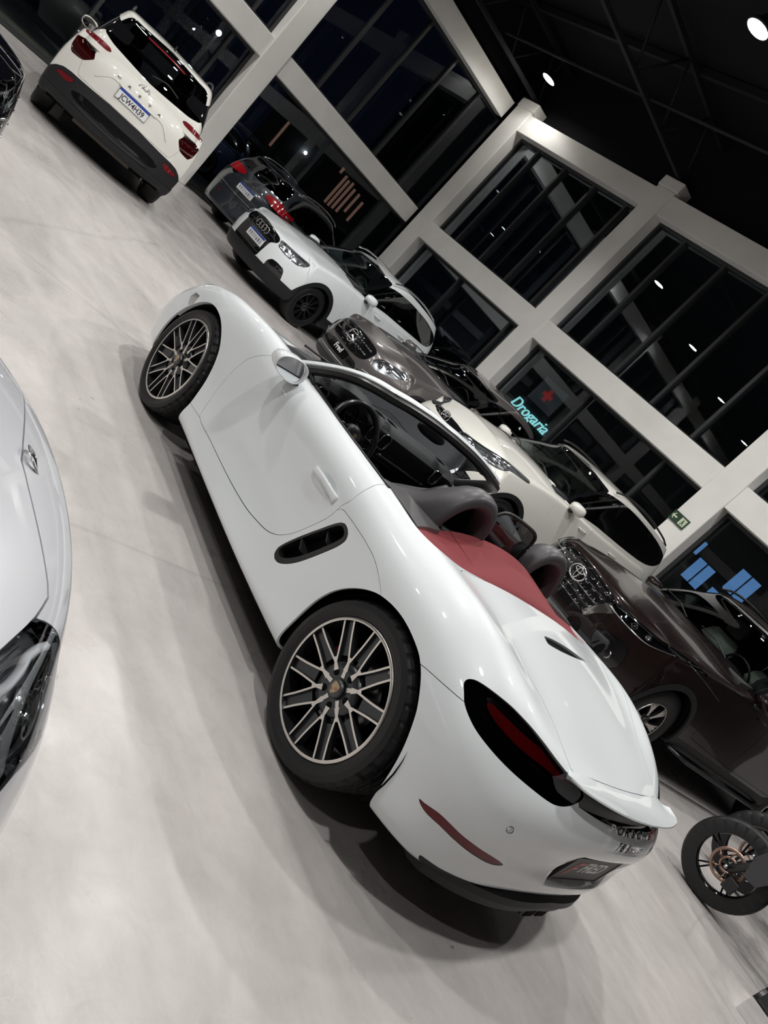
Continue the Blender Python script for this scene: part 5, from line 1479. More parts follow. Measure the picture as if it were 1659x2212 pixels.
def build_car(key, name, label, group, m_body, opt):
    c = SPEC[key]; x, y, h = c['pos']
    car = thing(name, label, 'car', (x, y, 0), math.radians(h), group)
    B, G = lower_body(c, 3), greenhouse(c, 3)
    PB, PG = Probe(B), Probe(G)
    wb, R, W = c['wb'], c['R'], c['W']
    m_clad = opt.get('clad_mat', M_TRIM)
    ra = R+opt.get('gap', .035)
    zc = R-.005
    def arch(r, dz=0):
        def fn(V):
            o = -9*np.ones(len(V))
            for cx in (0, wb): o = np.maximum(o, r-np.hypot(V[:, 0]-cx, (V[:, 2]-zc-dz)))
            return np.minimum(o, np.abs(V[:, 1])-.4)
        return fn
    _, B = B.cut(arch(ra), 0)
    inner = B
    for f in opt.get('open', []): inner = inner.clip(lambda V: -f(V), 0)
    inner.offset(-.015).obj('inner_body', M_VOID, car, rim=0)
    S_ = lambda s, n, m=None, rim=.012, **k: s.obj(n, m or m_body, car, rim=rim, **k)
    # black cladding
    if opt.get('clad', 0):
        w = opt['clad']; zs = c['sill']+opt.get('clad_h', .13)
        f = lambda V: np.maximum(arch(ra+w)(V), zs-V[:, 2]) if 'clad_fn' not in opt else np.maximum.reduce([arch(ra+w)(V), zs-V[:, 2], opt['clad_fn'](V)])
        cl, B = B.cut(f, .0)
        clad = S_(cl, 'cladding', m_clad, .025, push=.006)
    # regions: lamps, grilles, intakes
    parts = {}
    for nm, fn, m, kw in opt.get('regions', []):
        r, B = B.cut(fn, .0015)
        if nm in ('tail_light', 'light_strip'):
            rg, G = G.cut(fn, .0015)
            for sg in (1, -1):
                q = rg.clip(lambda V: V[:, 1]*sg)
                if q.F: q.obj(nm, m, car, rim=.01, push=.001)
        if kw.get('split', True):
            subs = [(r.clip(lambda V: V[:, 1]), 1), (r.clip(lambda V: -V[:, 1]), -1)]
        else: subs = [(r, 0)]
        for s, sg in subs:
            if not s.F: continue
            d = kw.get('depth', 0)
            if kw.get('lens'):
                o = s.obj(nm, kw.get('lens_mat', M_LENS), car, rim=.03)
                s.offset(-.035).obj('lamp_bowl', m, o, rim=0)
            else:
                o = s.offset(-d).obj(nm, m, car, rim=.012+d*.3) if d else s.obj(nm, m, car, rim=.012)
                if d: s.obj(nm+'_edge', kw.get('edge', M_GLOSS), o, rim=d+.01).data.polygons.foreach_get and None
            parts[(nm, sg)] = o
    # bonnet and doors
    cow = c['gh']['wx0']-.06
    xs_n = wb+c['fo']
    ho = opt.get('bonnet') or [(cow-.25, W-.16), (cow+.15, W-.14), (wb, W-.15), (wb+.35, W-.22), (wb+c['fo']-.30, W-.42), (wb+c['fo']-.22, W-.62), (wb+c['fo']-.19, -.02), (cow+.05, -.02)]
    hf = lambda V: np.minimum(sdf_poly(np.c_[V[:, 0], np.abs(V[:, 1])], np.array(ho)), V[:, 2]-.6)
    b, B = B.cut(hf, .002); S_(b, 'bonnet')
    xd0, xd1, xd2 = wb-.62, wb-1.55, .10
    zt = 3
    if not opt.get('nodoors'):
        fd = [(xd0+.0, zt), (xd0, .60), (xd0-.03, c['sill']+.17), (xd1, c['sill']+.14), (xd1, zt)]
        d, B = B.cut(side_cut(fd, .5, 0), .002)
        for sg in (1, -1):
            dd = S_(d.clip(lambda V: V[:, 1]*sg), 'front_door'); p, n = PB.side(xd1+.18, c['belt'](xd1)-.10, sg)
            MB().tube([p+Vector((.10, sg*.0, 0)), p+Vector((.06, sg*.028, 0)), p+Vector((-.06, sg*.028, 0)), p+Vector((-.10, sg*.0, 0))], .012, 8, flat=.8).obj('door_handle', m_body, dd)
        rd = [(xd1-.006, zt), (xd1-.006, c['sill']+.14), (.52, c['sill']+.15), (.40, .58), (.22, .80), (.08, zt)]
        d, B = B.cut(side_cut(rd, .5, 0), .002)
        for sg in (1, -1):
            dd = S_(d.clip(lambda V: V[:, 1]*sg), 'rear_door'); p, n = PB.side(.42, c['belt'](.4)-.10, sg)
            MB().tube([p+Vector((.10, sg*.0, 0)), p+Vector((.06, sg*.028, 0)), p+Vector((-.06, sg*.028, 0)), p+Vector((-.10, sg*.0, 0))], .012, 8, flat=.8).obj('door_handle', m_body, dd)
    bf = lambda V: V[:, 0]-(wb+.30)-.12*np.clip((V[:, 2]-.45)/.3, 0, 1)
    fb, B = B.cut(bf, .0015); S_(fb, 'front_bumper')
    if opt.get('tail'):
        tb, B = B.cut(opt['tail'], .0018); S_(tb, 'tailgate')
    rb, B = B.cut(lambda V: np.minimum(-(V[:, 0]+.34), opt.get('rb_z', .72)-V[:, 2]), .0018); S_(rb, 'rear_bumper', opt.get('rb_mat', m_body))
    for sg in (1, -1):
        s = B.clip(lambda V: V[:, 1]*sg); S_(s.clip(lambda V: V[:, 0]-1.3), 'front_wing', rim=.03); S_(s.clip(lambda V: 1.3-V[:, 0]), 'rear_quarter', rim=.03)
    # greenhouse
    g = c['gh']
    wsP = [(-.5 if a <= 0 else a, b) for a, b in opt['screen']]
    f = lambda V: np.minimum(sdf_poly(np.c_[np.abs(V[:, 1]), V[:, 2]], smooth_poly(wsP, 3)), V[:, 0]-(g['wx1']-.28))
    s, G = G.cut(f, .0); scr = s.obj('windscreen', M_SCREEN, car, rim=0, push=-.004)
    if s.F:
        e = s.cut(lambda V: sdf_poly(np.c_[np.abs(V[:, 1]), V[:, 2]], smooth_poly(wsP, 3))-.03, 0)[1]; e.obj('screen_border', M_GLOSS, scr, rim=0, push=-.002)
    sd = opt['sidewin']
    a, G = G.cut(side_cut(sd[0], .4, 4), .0); 
    for sg in (1, -1):
        q = a.clip(lambda V: V[:, 1]*sg)
        sur = None
        rest = q
        for i, wp in enumerate(sd[1:]):
            w_, rest = rest.cut(side_cut(wp, .4, 3), .0)
            sur = sur or None
            w_.obj('side_window', M_TINT, car, rim=0, push=-.006)
        rest.obj('window_surround', M_GLOSS, car, rim=.01, push=.001)
    if 'rearwin' in opt:
        opt['rearwin'] = [(-.5 if a <= 0 else a, b) for a, b in opt['rearwin']]
        f = lambda V: np.minimum(sdf_poly(np.c_[np.abs(V[:, 1]), V[:, 2]], smooth_poly(opt['rearwin'], 3)), -(V[:, 0]-(g['rx1']+.25)))
        s, G = G.cut(f, .0); rg = s.obj('rear_window', pane_mat('dark_rear_pane', (.03, .03, .035), .03), car, rim=0, push=-.004)
    if opt.get('blackroof'):
        r_, G = G.cut(opt['blackroof'], 0); r_.obj('glass_roof', M_GLOSS, car, rim=0)
    G.obj('roof', m_body, car, rim=.012)
    # wheel houses, wheels
    for cx in (0, wb):
        for sg in (1, -1):
            wh = MB(); A = np.linspace(-.3, PI+.3, 20); r = ra+.015
            wh.rings([[(cx+r*math.cos(t), sg*yy, zc+r*math.sin(t)) for t in A] for yy in (W-.03, W-.36)], False, False); wh.add([(cx+r*math.cos(t), sg*(W-.36), zc+r*math.sin(t)) for t in A], [tuple(range(len(A)))])
            wh.obj('wheel_house', M_VOID, car)
            make_wheel(car, (cx, sg*(W-.035), R), sg, R, R*opt.get('rimf', .68), .225, opt.get('wheel', 'multi'), .3*cx+.1, opt.get('wheel_mats', [M_GUN, M_GLOSS, M_CHROME]), 0)
    # floor and a simple cabin
    u = MB(); u.box(-c['ro']+.15, wb+c['fo']-.2, -W+.38, W-.38, c['sill']-.02, c['sill']+.15); u.box(ra+.05, wb-ra-.05, -W+.06, W-.06, c['sill']-.01, c['sill']+.12)
    u.obj('floor_pan', M_VOID, car)
    ci = MB(); bl = c['belt'](1.0); ci.box(g['rx1']+.1, cow-.1, -W+.16, W-.16, bl-.28, bl-.26)
    ci.rings([[(cow-.02, yy, bl+.03), (cow-.25, yy, bl+.06), (cow-.42, yy, bl+.04), (cow-.46, yy, bl-.10), (cow-.40, yy, bl-.26), (cow-.02, yy, bl-.26)] for yy in (-W+.17, W-.17)], True, True, smooth=False)
    ci.obj('dashboard', opt.get('dash_mat', M_DASH), car)
    ms = opt.get('seat_mat', M_LEATHER)
    for yy in (.36, -.36): seat_in(car, cow-1.05, yy, bl-.40, ms)
    sw = MB(); cc_ = Vector((cow-.55, .36, bl+.02)); ax = Vector((-.9, 0, .43)).normalized(); e1 = Vector((0, 1, 0)); e2 = ax.cross(e1)
    sw.tube([cc_+(e1*math.cos(t)+e2*math.sin(t))*.18 for t in np.linspace(0, 2*PI, 24, endpoint=False)], .014, 6, loop=True); sw.tube([cc_-e1*.17, cc_-ax*.03, cc_+e1*.17], .02, 6)
    sw.obj('steering_wheel', M_BLACK, car)
    # mirrors
    zm = c['belt'](1.7)+.045
    for sg in (1, -1):
        xm = g['wx0']-.42; ym = W-.01; k = MB(); R_ = []
        for t, s_ in ((0, .85), (.1, 1.0), (.45, 1.0), (.75, .75), (1, .25)):
            R_.append([(xm-.05+.17*t, sg*(ym+.105*s_*math.copysign(abs(math.cos(a_))**.7, math.cos(a_))-.01*t), zm+.07*s_*math.copysign(abs(math.sin(a_))**.7, math.sin(a_))) for a_ in np.linspace(0, 2*PI, 18, endpoint=False)])
        k.rings(R_, True, True); mir = k.obj('door_mirror', m_body, car)
        MB().rings([[(xm-.053, sg*(ym+.095*math.cos(a_)), zm+.06*math.sin(a_)) for a_ in np.linspace(0, 2*PI, 18, endpoint=False)], [(xm-.056, sg*(ym+.001*math.cos(a_)), zm+.001*math.sin(a_)) for a_ in np.linspace(0, 2*PI, 18, endpoint=False)]], True, False).obj('mirror_glass', mat('mirror_silver', (.8, .82, .84), .02, 1), mir)
        MB().tube([(xm+.10, sg*(W-.12), zm-.09), (xm+.04, sg*(W-.02), zm-.07), (xm+.03, sg*(W-.03), zm-.05)], [.035, .03, .025], 8, flat=.6).obj('mirror_arm', M_BLACK, mir)
    if opt.get('rails'):
        for sg in (1, -1):
            P_ = []
            for t in np.linspace(0, 1, 12):
                xx = g['wx1']-.15+(g['rx1']-g['wx1']+.35)*t; yy = g['yt']-.03; zz = g['H'](xx)-.03+.055*math.sin(t*PI)**.4
                P_.append((xx, sg*yy, zz))
            MB().tube(P_, .014, 8).obj('roof_rail', opt['rails'], car)
    for yy in (.5, -.1):
        MB().tube([(cow+.02, yy, bl+.075), (cow-.09, yy-.25, bl+.125), (cow-.12, yy-.5, bl+.12)], .008, 6).obj('wiper', M_BLACK, car)
    return car, PB, PG, parts
# ---------------------------------------------------------------- the cars around the hall
def side_outline(c, k=0):
    pass
def emblem_M(P, y, z, sgn, push=.01):
    p, n = P.end(y, z, sgn); t = Vector((0, sgn, 0)); return basis(p+n*push, t-n*n.dot(t), Vector((0, 0, 1)))
# white SUV with black grille
gr = [(-.30, .862), (0, .872), (.30, .842), (.40, .812), (.42, .745), (.345, .69), (.33, .42), (.25, .405), (0, .40), (-.25, .405), (-.33, .42), (-.345, .69), (-.42, .745), (-.40, .812)]
lt = [(.415, .815), (.455, .738), (.573, .712), (.70, .715), (.765, .726), (.80, .80), (.775, .852), (.70, .848), (.60, .838), (.46, .832)]
it = [(.53, .545), (.69, .552), (.715, .52), (.742, .384), (.72, .355), (.55, .355), (.50, .41)]
lip = [(0, .36), (.33, .36), (.38, .315), (.74, .31), (.78, .37), (.85, .37), (.95, .2), (0, .1)]
AX = 1.9
opt = dict(clad=.07, clad_h=.14, clad_fn=lambda V: np.minimum(end_cut(lip, 1, 2.9, 0, True)(V), .5), rails=M_CHROME, clad_mat=M_TRIM,
    regions=[('headlight', end_cut(lt, 1, 2.9, 3, True), M_BOWL, dict(lens=True)), ('grille', end_cut(gr, 1, 2.9, 2), M_GLOSS, dict(split=False)), ('bumper_intake', end_cut(it, 1, 2.9, 2, True), M_BLACK, dict(depth=.025))],
    open=[end_cut(lt, 1, 2.9, 3, True), end_cut(it, 1, 2.9, 2, True)],
    screen=[(0, 1.10), (.55, 1.09), (.72, 1.075), (.66, 1.20), (.55, 1.44), (.50, 1.485), (0, 1.50)],
    sidewin=[[(1.86, 1.045), (1.55, 1.20), (1.25, 1.38), (.93, 1.46), (.4, 1.475), (-.2, 1.44), (-.55, 1.36), (-.66, 1.28), (-.5, 1.12), (0, 1.09), (1, 1.065)],
        [(1.75, 1.065), (1.50, 1.21), (1.22, 1.375), (1.02, 1.425), (.98, 1.08)], [(.92, 1.08), (.96, 1.43), (.4, 1.455), (.08, 1.44), (.10, 1.105)], [(.04, 1.11), (.02, 1.43), (-.25, 1.41), (-.52, 1.32), (-.42, 1.14)]],
    rearwin=[(0, 1.12), (.55, 1.12), (.60, 1.2), (.50, 1.44), (0, 1.47)])
audi, PB, PG, pt = build_car('audi', 'suv', 'white SUV with black grille and black wheels parked in the corner row', None, M_WHITE, opt)
for z in (.46, .52, .58, .64, .70, .76): PB.bar([(-.31, z), (0, z), (.31, z)], 1, .006, 'grille_bar', M_BLACK, pt[('grille', 0)], .006, sub=3)
ring_emblem(emblem_M(PB, .05, .765, 1, .012), 'rings4', audi, .065)
plate_at(audi, PB, .10, .60, 1)
for sg in (1, -1):
    L = pt[('headlight', sg)]; lamp_cups(L, PB, 1, [(sg*.48, .785), (sg*.56, .775), (sg*.645, .775), (sg*.72, .785)], .030)
    PB.bar([(sg*.45, .75), (sg*.6, .725), (sg*.74, .745), (sg*.775, .80)], 1, .008, 'light_strip', M_CHROME, L, -.015)
    for k in (.42, .47, .52): PB.bar([(sg*.56, k), (sg*.70, k)], 1, .005, 'intake_slat', M_TRIM, pt[('bumper_intake', sg)], -.012, sub=3)
# warm grey hatchback with two-bar grille
gr = [(-.28, .80), (0, .815), (.28, .80), (.41, .765), (.425, .69), (.40, .60), (.30, .555), (0, .54), (-.30, .555), (-.40, .60), (-.425, .69), (-.41, .765)]
lt = [(.49, .612), (.47, .67), (.49, .735), (.53, .77), (.60, .80), (.66, .82), (.73, .82), (.76, .78), (.72, .69), (.65, .648), (.57, .612)]
it = [(.42, .46), (.75, .50), (.78, .44), (.70, .34), (.45, .33)]
lc = [(-.36, .49), (0, .50), (.36, .49), (.42, .40), (.40, .30), (-.40, .30), (-.42, .40)]
opt = dict(clad=.045, clad_h=.05, regions=[('headlight', end_cut(lt, 1, 2.9, 3, True), M_BOWL, dict(lens=True)), ('grille', end_cut(gr, 1, 2.9, 2), M_BLACK, dict(split=False, depth=.02)),
      ('bumper_intake', end_cut(it, 1, 2.8, 0, True), M_BLACK, dict(depth=.02)), ('lower_grille', end_cut(lc, 1, 2.8, 2), M_BLACK, dict(split=False, depth=.015))],
    open=[end_cut(lt, 1, 2.9, 3, True), end_cut(gr, 1, 2.9, 2), end_cut(it, 1, 2.8, 0, True), end_cut(lc, 1, 2.8, 2)],
    screen=[(0, 1.045), (.5, 1.035), (.70, 1.02), (.64, 1.12), (.53, 1.34), (.48, 1.395), (0, 1.41)], seat_mat=M_VOID,
    sidewin=[[(1.86, 1.0), (1.6, 1.13), (1.3, 1.27), (.95, 1.36), (.5, 1.385), (0, 1.34), (-.42, 1.22), (-.5, 1.14), (0, 1.05), (1, 1.02)], [(1.74, 1.02), (1.5, 1.14), (1.25, 1.265), (1.02, 1.325), (.98, 1.035)], [(.92, 1.04), (.95, 1.34), (.5, 1.365), (.12, 1.335), (.12, 1.06)], [(.06, 1.065), (.06, 1.32), (-.35, 1.21), (-.38, 1.14)]])
merc, PB, PG, pt = build_car('merc', 'hatchback', 'warm grey hatchback with chrome two-bar grille and FRED plate beside the white SUV', None, M_GREY, opt)
for z0, z1 in ((.735, .755), (.655, .665)):
    PB.bar([(-.36, z0-.01), (-.2, z0), (0, z1-.02), (.2, z0), (.36, z0-.01)], 1, .016, 'grille_bar', M_STEEL, pt[('grille', 0)], .006, flat=.6)
hm = MB()
for z0 in (.732, .652):
    for k in range(5):
        for sg in (1, -1):
            p, n = PB.end(sg*(.13+.052*k), z0, 1); p = p+n*.021; hm.box(p.x-.006, p.x+.004, p.y-.013, p.y+.013, p.z-.006, p.z+.006)
hm.obj('bar_slots', M_VOID, pt[('grille', 0)])
ring_emblem(emblem_M(PB, 0, .69, 1, .022), 'star', merc, .085)
plate_at(merc, PB, 0, .455, 1, 'Fred', True, .38, .12)
PB.bar([(-.42, .36), (0, .35), (.42, .36)], 1, .010, 'lower_trim', M_STEEL, merc, .006)
for sg in (1, -1):
    L = pt[('headlight', sg)]; lamp_cups(L, PB, 1, [(sg*.555, .70), (sg*.635, .735)], .038)
    PB.bar([(sg*.50, .70), (sg*.53, .76), (sg*.62, .795), (sg*.72, .80)], 1, .009, 'light_strip', M_CHROME, L, -.012)
    PB.bar([(sg*.47, .50), (sg*.6, .52), (sg*.74, .51)], 1, .007, 'bumper_trim', M_STEEL, merc, .004)
# white tall SUV with black wheel arches
lt = [(0.30, .86), (.30, .905), (.38, .925), (.50, .955), (.62, 1.0), (.70, 1.02), (.79, 1.035), (.86, 1.03), (.865, .99), (.80, .93), (.72, .868), (.64, .85), (.45, .85)]
gr = [(-.32, .90), (0, .91), (.32, .90), (.32, .86), (0, .83), (-.32, .86)]
lg = [(-.5, .74), (0, .76), (.5, .74), (.42, .45), (-.42, .45)]
it = [(.56, .62), (.78, .60), (.80, .50), (.60, .46)]
opt = dict(clad=.06, clad_h=.15, rails=M_BLACK, regions=[('headlight', end_cut(lt, 1, 2.62, 3, True), M_BOWL, dict(lens=True)), ('grille', end_cut(gr, 1, 2.8, 2), M_GLOSS, dict(split=False)), ('lower_grille', end_cut(lg, 1, 2.9, 2), M_BLACK, dict(split=False, depth=.02)), ('fog_lamp', end_cut(it, 1, 2.8, 2, True), M_BLACK, dict(depth=.02))],
    open=[end_cut(lt, 1, 2.62, 3, True), end_cut(lg, 1, 2.9, 2), end_cut(it, 1, 2.8, 2, True)],
    screen=[(0, 1.19), (.5, 1.185), (.745, 1.17), (.70, 1.28), (.60, 1.53), (.55, 1.60), (0, 1.62)],
    sidewin=[[(1.86, 1.155), (1.6, 1.31), (1.32, 1.47), (1.02, 1.585), (.6, 1.625), (.1, 1.62), (-.45, 1.58), (-.80, 1.50), (-.86, 1.42), (-.62, 1.28), (-.2, 1.215), (1, 1.17)], [(1.74, 1.18), (1.52, 1.32), (1.26, 1.47), (1.0, 1.565), (.86, 1.58), (.80, 1.19)], [(.74, 1.195), (.70, 1.595), (.1, 1.60), (-.12, 1.59), (-.12, 1.225)], [(-.18, 1.235), (-.18, 1.585), (-.46, 1.55), (-.70, 1.46), (-.56, 1.30)]])
rav, PB, PG, pt = build_car('rav', 'suv', 'white tall SUV with black wheel arches seen over the open roadster', None, M_WARM, opt)
ring_emblem(emblem_M(PB, 0, .87, 1, .012), 'ovals', rav, .06)
for z in (.52, .60, .68): PB.bar([(-.42, z), (0, z+.01), (.42, z)], 1, .008, 'grille_bar', M_TRIM, pt[('lower_grille', 0)], -.006)
for sg in (1, -1):
    L = pt[('headlight', sg)]; lamp_cups(L, PB, 1, [(sg*.48, .90), (sg*.58, .925), (sg*.67, .955)], .034)
    PB.bar([(sg*.34, .885), (sg*.5, .935), (sg*.66, .99), (sg*.82, 1.018)], 1, .009, 'light_strip', M_CHROME, L, -.010)
    PB.bar([(sg*.36, .865), (sg*.55, .868), (sg*.70, .90), (sg*.83, .985)], 1, .007, 'chrome_edge', M_CHROME, L, -.010)
# dark brown SUV
cx0 = .02
gr = [(-.36, .99), (0, 1.0), (.32, .985), (.40, .95), (.345, .86), (.30, .73), (.27, .66), (.0, .64), (-.27, .66), (-.30, .73), (-.345, .86), (-.40, .95)]
lt = [(.41, .955), (.50, .975), (.61, .99), (.742, 1.012), (.83, 1.05), (.88, 1.06), (.87, 1.02), (.82, .95), (.757, .917), (.615, .912), (.50, .905), (.44, .915)]
ch = [(.29, .70), (.31, .76), (.335, .83), (.385, .925), (.42, .955), (.50, .945), (.46, .86), (.40, .79), (.37, .745), (.36, .69)]
fg = [(.50, .70), (.56, .755), (.66, .78), (.72, .775), (.76, .66), (.74, .55), (.58, .56), (.52, .62)]
lb = [(-.62, .60), (0, .58), (.62, .60), (.66, .46), (-.66, .46)]
opt = dict(clad=.055, clad_h=.10, regions=[('headlight', end_cut(lt, 1, 3.1, 3, True), M_GLOSS, dict(lens=True)), ('chrome_trim', end_cut(ch, 1, 2.9, 2, True), M_CHROME, {}), ('grille', end_cut(gr, 1, 2.9, 2), M_GLOSS, dict(split=False, depth=.015)), ('fog_lamp', end_cut(fg, 1, 2.8, 2, True), M_BLACK, dict(depth=.03)), ('lower_grille', end_cut(lb, 1, 2.9, 0), M_GLOSS, dict(split=False, depth=.01))],
    open=[end_cut(lt, 1, 2.8, 3, True), end_cut(gr, 1, 2.9, 2), end_cut(fg, 1, 2.8, 2, True)],
    screen=[(0, 1.235), (.5, 1.23), (.76, 1.215), (.72, 1.32), (.66, 1.55), (.60, 1.67), (0, 1.69)], seat_mat=mat('beige_seat', (.42, .42, .38), .6), dash_mat=mat('dark_green_dash', (.03, .035, .033), .6),
    sidewin=[[(2.30, 1.20), (2.13, 1.35), (1.92, 1.53), (1.72, 1.66), (1.15, 1.71), (.2, 1.70), (-.4, 1.66), (-.6, 1.56), (-.62, 1.30), (.2, 1.23)], [(2.22, 1.225), (2.05, 1.38), (1.79, 1.58), (1.57, 1.66), (1.52, 1.235)], [(1.45, 1.24), (1.49, 1.67), (.45, 1.68), (.40, 1.25)], [(.33, 1.255), (.37, 1.67), (-.38, 1.63), (-.52, 1.52), (-.54, 1.32)]],
    wheel='twist', wheel_mats=[M_ALU, M_GUN, M_CHROME], rimf=.58, gap=.05, rails=M_GUN)
sw4, PB, PG, pt = build_car('sw4', 'off_roader', 'dark brown off-roader with black slatted grille and round emblem behind the roadster', None, M_BROWN, opt)
ring_emblem(emblem_M(PB, -.02, .885, 1, .022), 'ovals', sw4, .075)
for z in (.70, .76, .82, .90, .955): 
    w = .27+(z-.66)*.33; PB.bar([(-w, z), (0, z+.008), (w, z)], 1, .008, 'grille_bar', M_GLOSS, pt[('grille', 0)], .0, sub=4)
bits = MB(); r = random.Random(4)
for z in (.72, .78, .84, .90, .955):
    for k in range(7):
        yy = -.30+.1*k
        if abs(yy+.02) < .11 and z > .80: continue
        p, n = PB.end(yy+r.uniform(-.01, .01), z, 1); p = p+n*.003
        bits.tube([p+Vector((0, -.03, .012)), p+Vector((.003, -.02, -.012)), p+Vector((.003, .02, -.012)), p+Vector((0, .03, .012))], .0022, 5)
bits.obj('grille_inset_pattern', M_CHROME, pt[('grille', 0)])
for sg in (1, -1):
    L = pt[('headlight', sg)]; lamp_cups(L, PB, 1, [(sg*.62, .95), (sg*.72, .965)], .030)
    PB.bar([(sg*.44, .95), (sg*.6, .978), (sg*.74, 1.0), (sg*.86, 1.045)], 1, .008, 'light_strip', M_CHROME, L, -.006)
    PB.bar([(sg*.40, .91), (sg*.55, .90), (sg*.74, .91), (sg*.86, 1.0)], 1, .006, 'chrome_edge', M_CHROME, sw4, .004)
    p, n = PB.end(sg*.66, .62, 1); k = MB().lathe([(.04, .0), (.038, .012), (.03, .004), (.0005, .0)], 20, 0, 'x', (p.x-.018, p.y, p.z)); k.obj('fog_bulb', M_STEEL, pt[('fog_lamp', sg)])
    for j in range(7): PB.bar([(sg*.56, .575+j*.026), (sg*.74, .575+j*.026)], 1, .003, 'fog_mesh', M_TRIM, pt[('fog_lamp', sg)], -.022, sub=3)
    sc = MB(); st_ = [PB.side(xx, zz, sg) for xx, zz in ((3.42, 1.03), (3.07, 1.0), (2.72, .955))]; sc.tube([p+n*.003 for p, n in st_], .005, 6); sc.obj('wing_crease', M_GUN, sw4)
    sb = MB(); sb.tube([(2.70, sg*.92, .34), (2.42, sg*1.0, .33), (.7, sg*1.0, .33), (.5, sg*.92, .34)], .04, 8, flat=.45); sb.obj('running_board', M_GUN, sw4)
# white crossover seen from behind
bb = [(0, .665), (.2, .662), (.526, .64), (.68, .632), (.765, .615), (.834, .575), (.90, .50), (.95, .45), (.95, .0), (0, .0)]
tl = [(.576, .90), (.612, .975), (.76, .995), (.84, .97), (.835, .85), (.80, .79), (.70, .80), (.655, .815)]
sp = [(.50, 1.075), (.50, 1.105), (.60, 1.118), (.70, 1.108), (.80, 1.085), (.80, 1.055), (.70, 1.06), (.60, 1.062)]
rf = [(.59, .575), (.62, .545), (.66, .515), (.80, .52), (.81, .55), (.76, .57), (.64, .59)]
sl = [(0, .535), (.40, .535), (.50, .52), (.58, .49), (.55, .45), (.45, .43), (0, .43)]
opt = dict(clad=.06, clad_h=.12, rails=M_BLACK, rb_z=.4, rb_mat=M_TRIM,
    regions=[('tail_light', end_cut(tl, -1, -.38, 0, True), M_RED, dict(lens=True, lens_mat=M_SMOKE)), ('light_strip', end_cut(sp, -1, -.3, 3, True), mat('deep_red_lens', (.16, .006, .01), .15, coat=1), {}), ('reflector', end_cut(rf, -1, -.4, 0, True), M_REFL, {}),
       ('bumper_slot', end_cut(sl, -1, -.4, 0, True), M_VOID, dict(split=False, depth=.02)), ('bumper_guard', end_cut(bb, -1, -.34, 0, True), M_TRIM, dict(split=False))],
    open=[end_cut(tl, -1, -.38, 0, True)], tail=end_cut([(0, .68), (.62, .66), (.66, .80), (.645, 1.0), (.66, 1.3), (0, 1.3)], -1, -.3, 0, True), nodoors=False,
    screen=[(0, 1.10), (.55, 1.09), (.72, 1.075), (.66, 1.20), (.55, 1.44), (.50, 1.50), (0, 1.52)],
    sidewin=[[(1.86, 1.045), (1.55, 1.20), (1.25, 1.38), (.93, 1.46), (.4, 1.485), (-.2, 1.46), (-.5, 1.40), (-.60, 1.28), (-.5, 1.12), (0, 1.09), (1, 1.065)], [(1.75, 1.065), (1.50, 1.21), (1.22, 1.375), (1.02, 1.425), (.98, 1.08)], [(.92, 1.08), (.96, 1.44), (.4, 1.465), (.08, 1.45), (.10, 1.105)]],
    rearwin=[(0, 1.175), (.48, 1.165), (.62, 1.195), (.66, 1.22), (.60, 1.40), (.53, 1.52), (.40, 1.535), (0, 1.545)])
creta, PB, PG, pt = build_car('creta', 'crossover', 'white compact crossover with CRETA lettering seen from behind by the pillar', None, M_WARM, opt)
plate_at(creta, PB, .02, .835, -1, 'JCW4H39')
ring_emblem(emblem_M(PB, .018, 1.04, -1, .008), 'slanth', creta, .052)
for chx, yy in zip('CRETA', (.284, .149, .015, -.12, -.253)):
    M = emblem_M(PB, yy, .955, -1, .003); text_mesh('badge_letter', chx, .045, mat('dark_chrome', (.2, .19, .19), .3, .9), creta, M@Matrix.Diagonal((1.4, .8, 1, 1)), .002, bold=.0008)
PG.bar([(-.22, 1.488), (0, 1.497), (.29, 1.488)], -1, .012, 'brake_light', M_RED, creta, .006, flat=.7)
PG.bar([(.04, 1.215), (-.14, 1.262), (-.31, 1.232)], -1, .008, 'rear_wiper', M_BLACK, creta, .012)
MB().rings([[(-.15+.05*(1-t), .012*(1-t*.7)*s, 1.60+.055*t) for s in (1, -1)]+[(-.24+.0*t, -.010*(1-t*.7), 1.60+.055*t), (-.24, .010*(1-t*.7), 1.60+.055*t)] for t in (0, .5, 1)], True, True, smooth=False).obj('roof_antenna', M_BLACK, creta)
for sg in (1, -1):
    MB().box(0, 0, 0, 0, 0, 0) if False else None
    PB.bar([(sg*.60, .97), (sg*.645, .972)], -1, .010, 'lamp_marker', M_BLACK, creta, .002, sub=3)
    PB.bar([(sg*.06, .915), (sg*.26, .912), (sg*.34, .90), (sg*.42, .84), (sg*.48, .78)], -1, .006, 'tailgate_crease', M_WARM, creta, .003)
PB.bar([(.24, .905), (0, .91), (-.24, .905)], -1, .010, 'plate_hood', M_WARM, creta, .006)
PB.bar([(-.5, .40), (0, .38), (.5, .40)], -1, .014, 'bumper_lip', M_TRIM, creta, .006)
m = MB(); m.box(-.70, -.66, -.35, .40, .23, .27); m.box(-.6, -.3, -.5, .5, .24, .27); m.tube([(-.5, -.45, .33), (-.1, -.45, .30), (-.1, .45, .30)], .04, 8); m.obj('underbody_beam', mat('brown_underside', (.10, .085, .07), .6), creta)
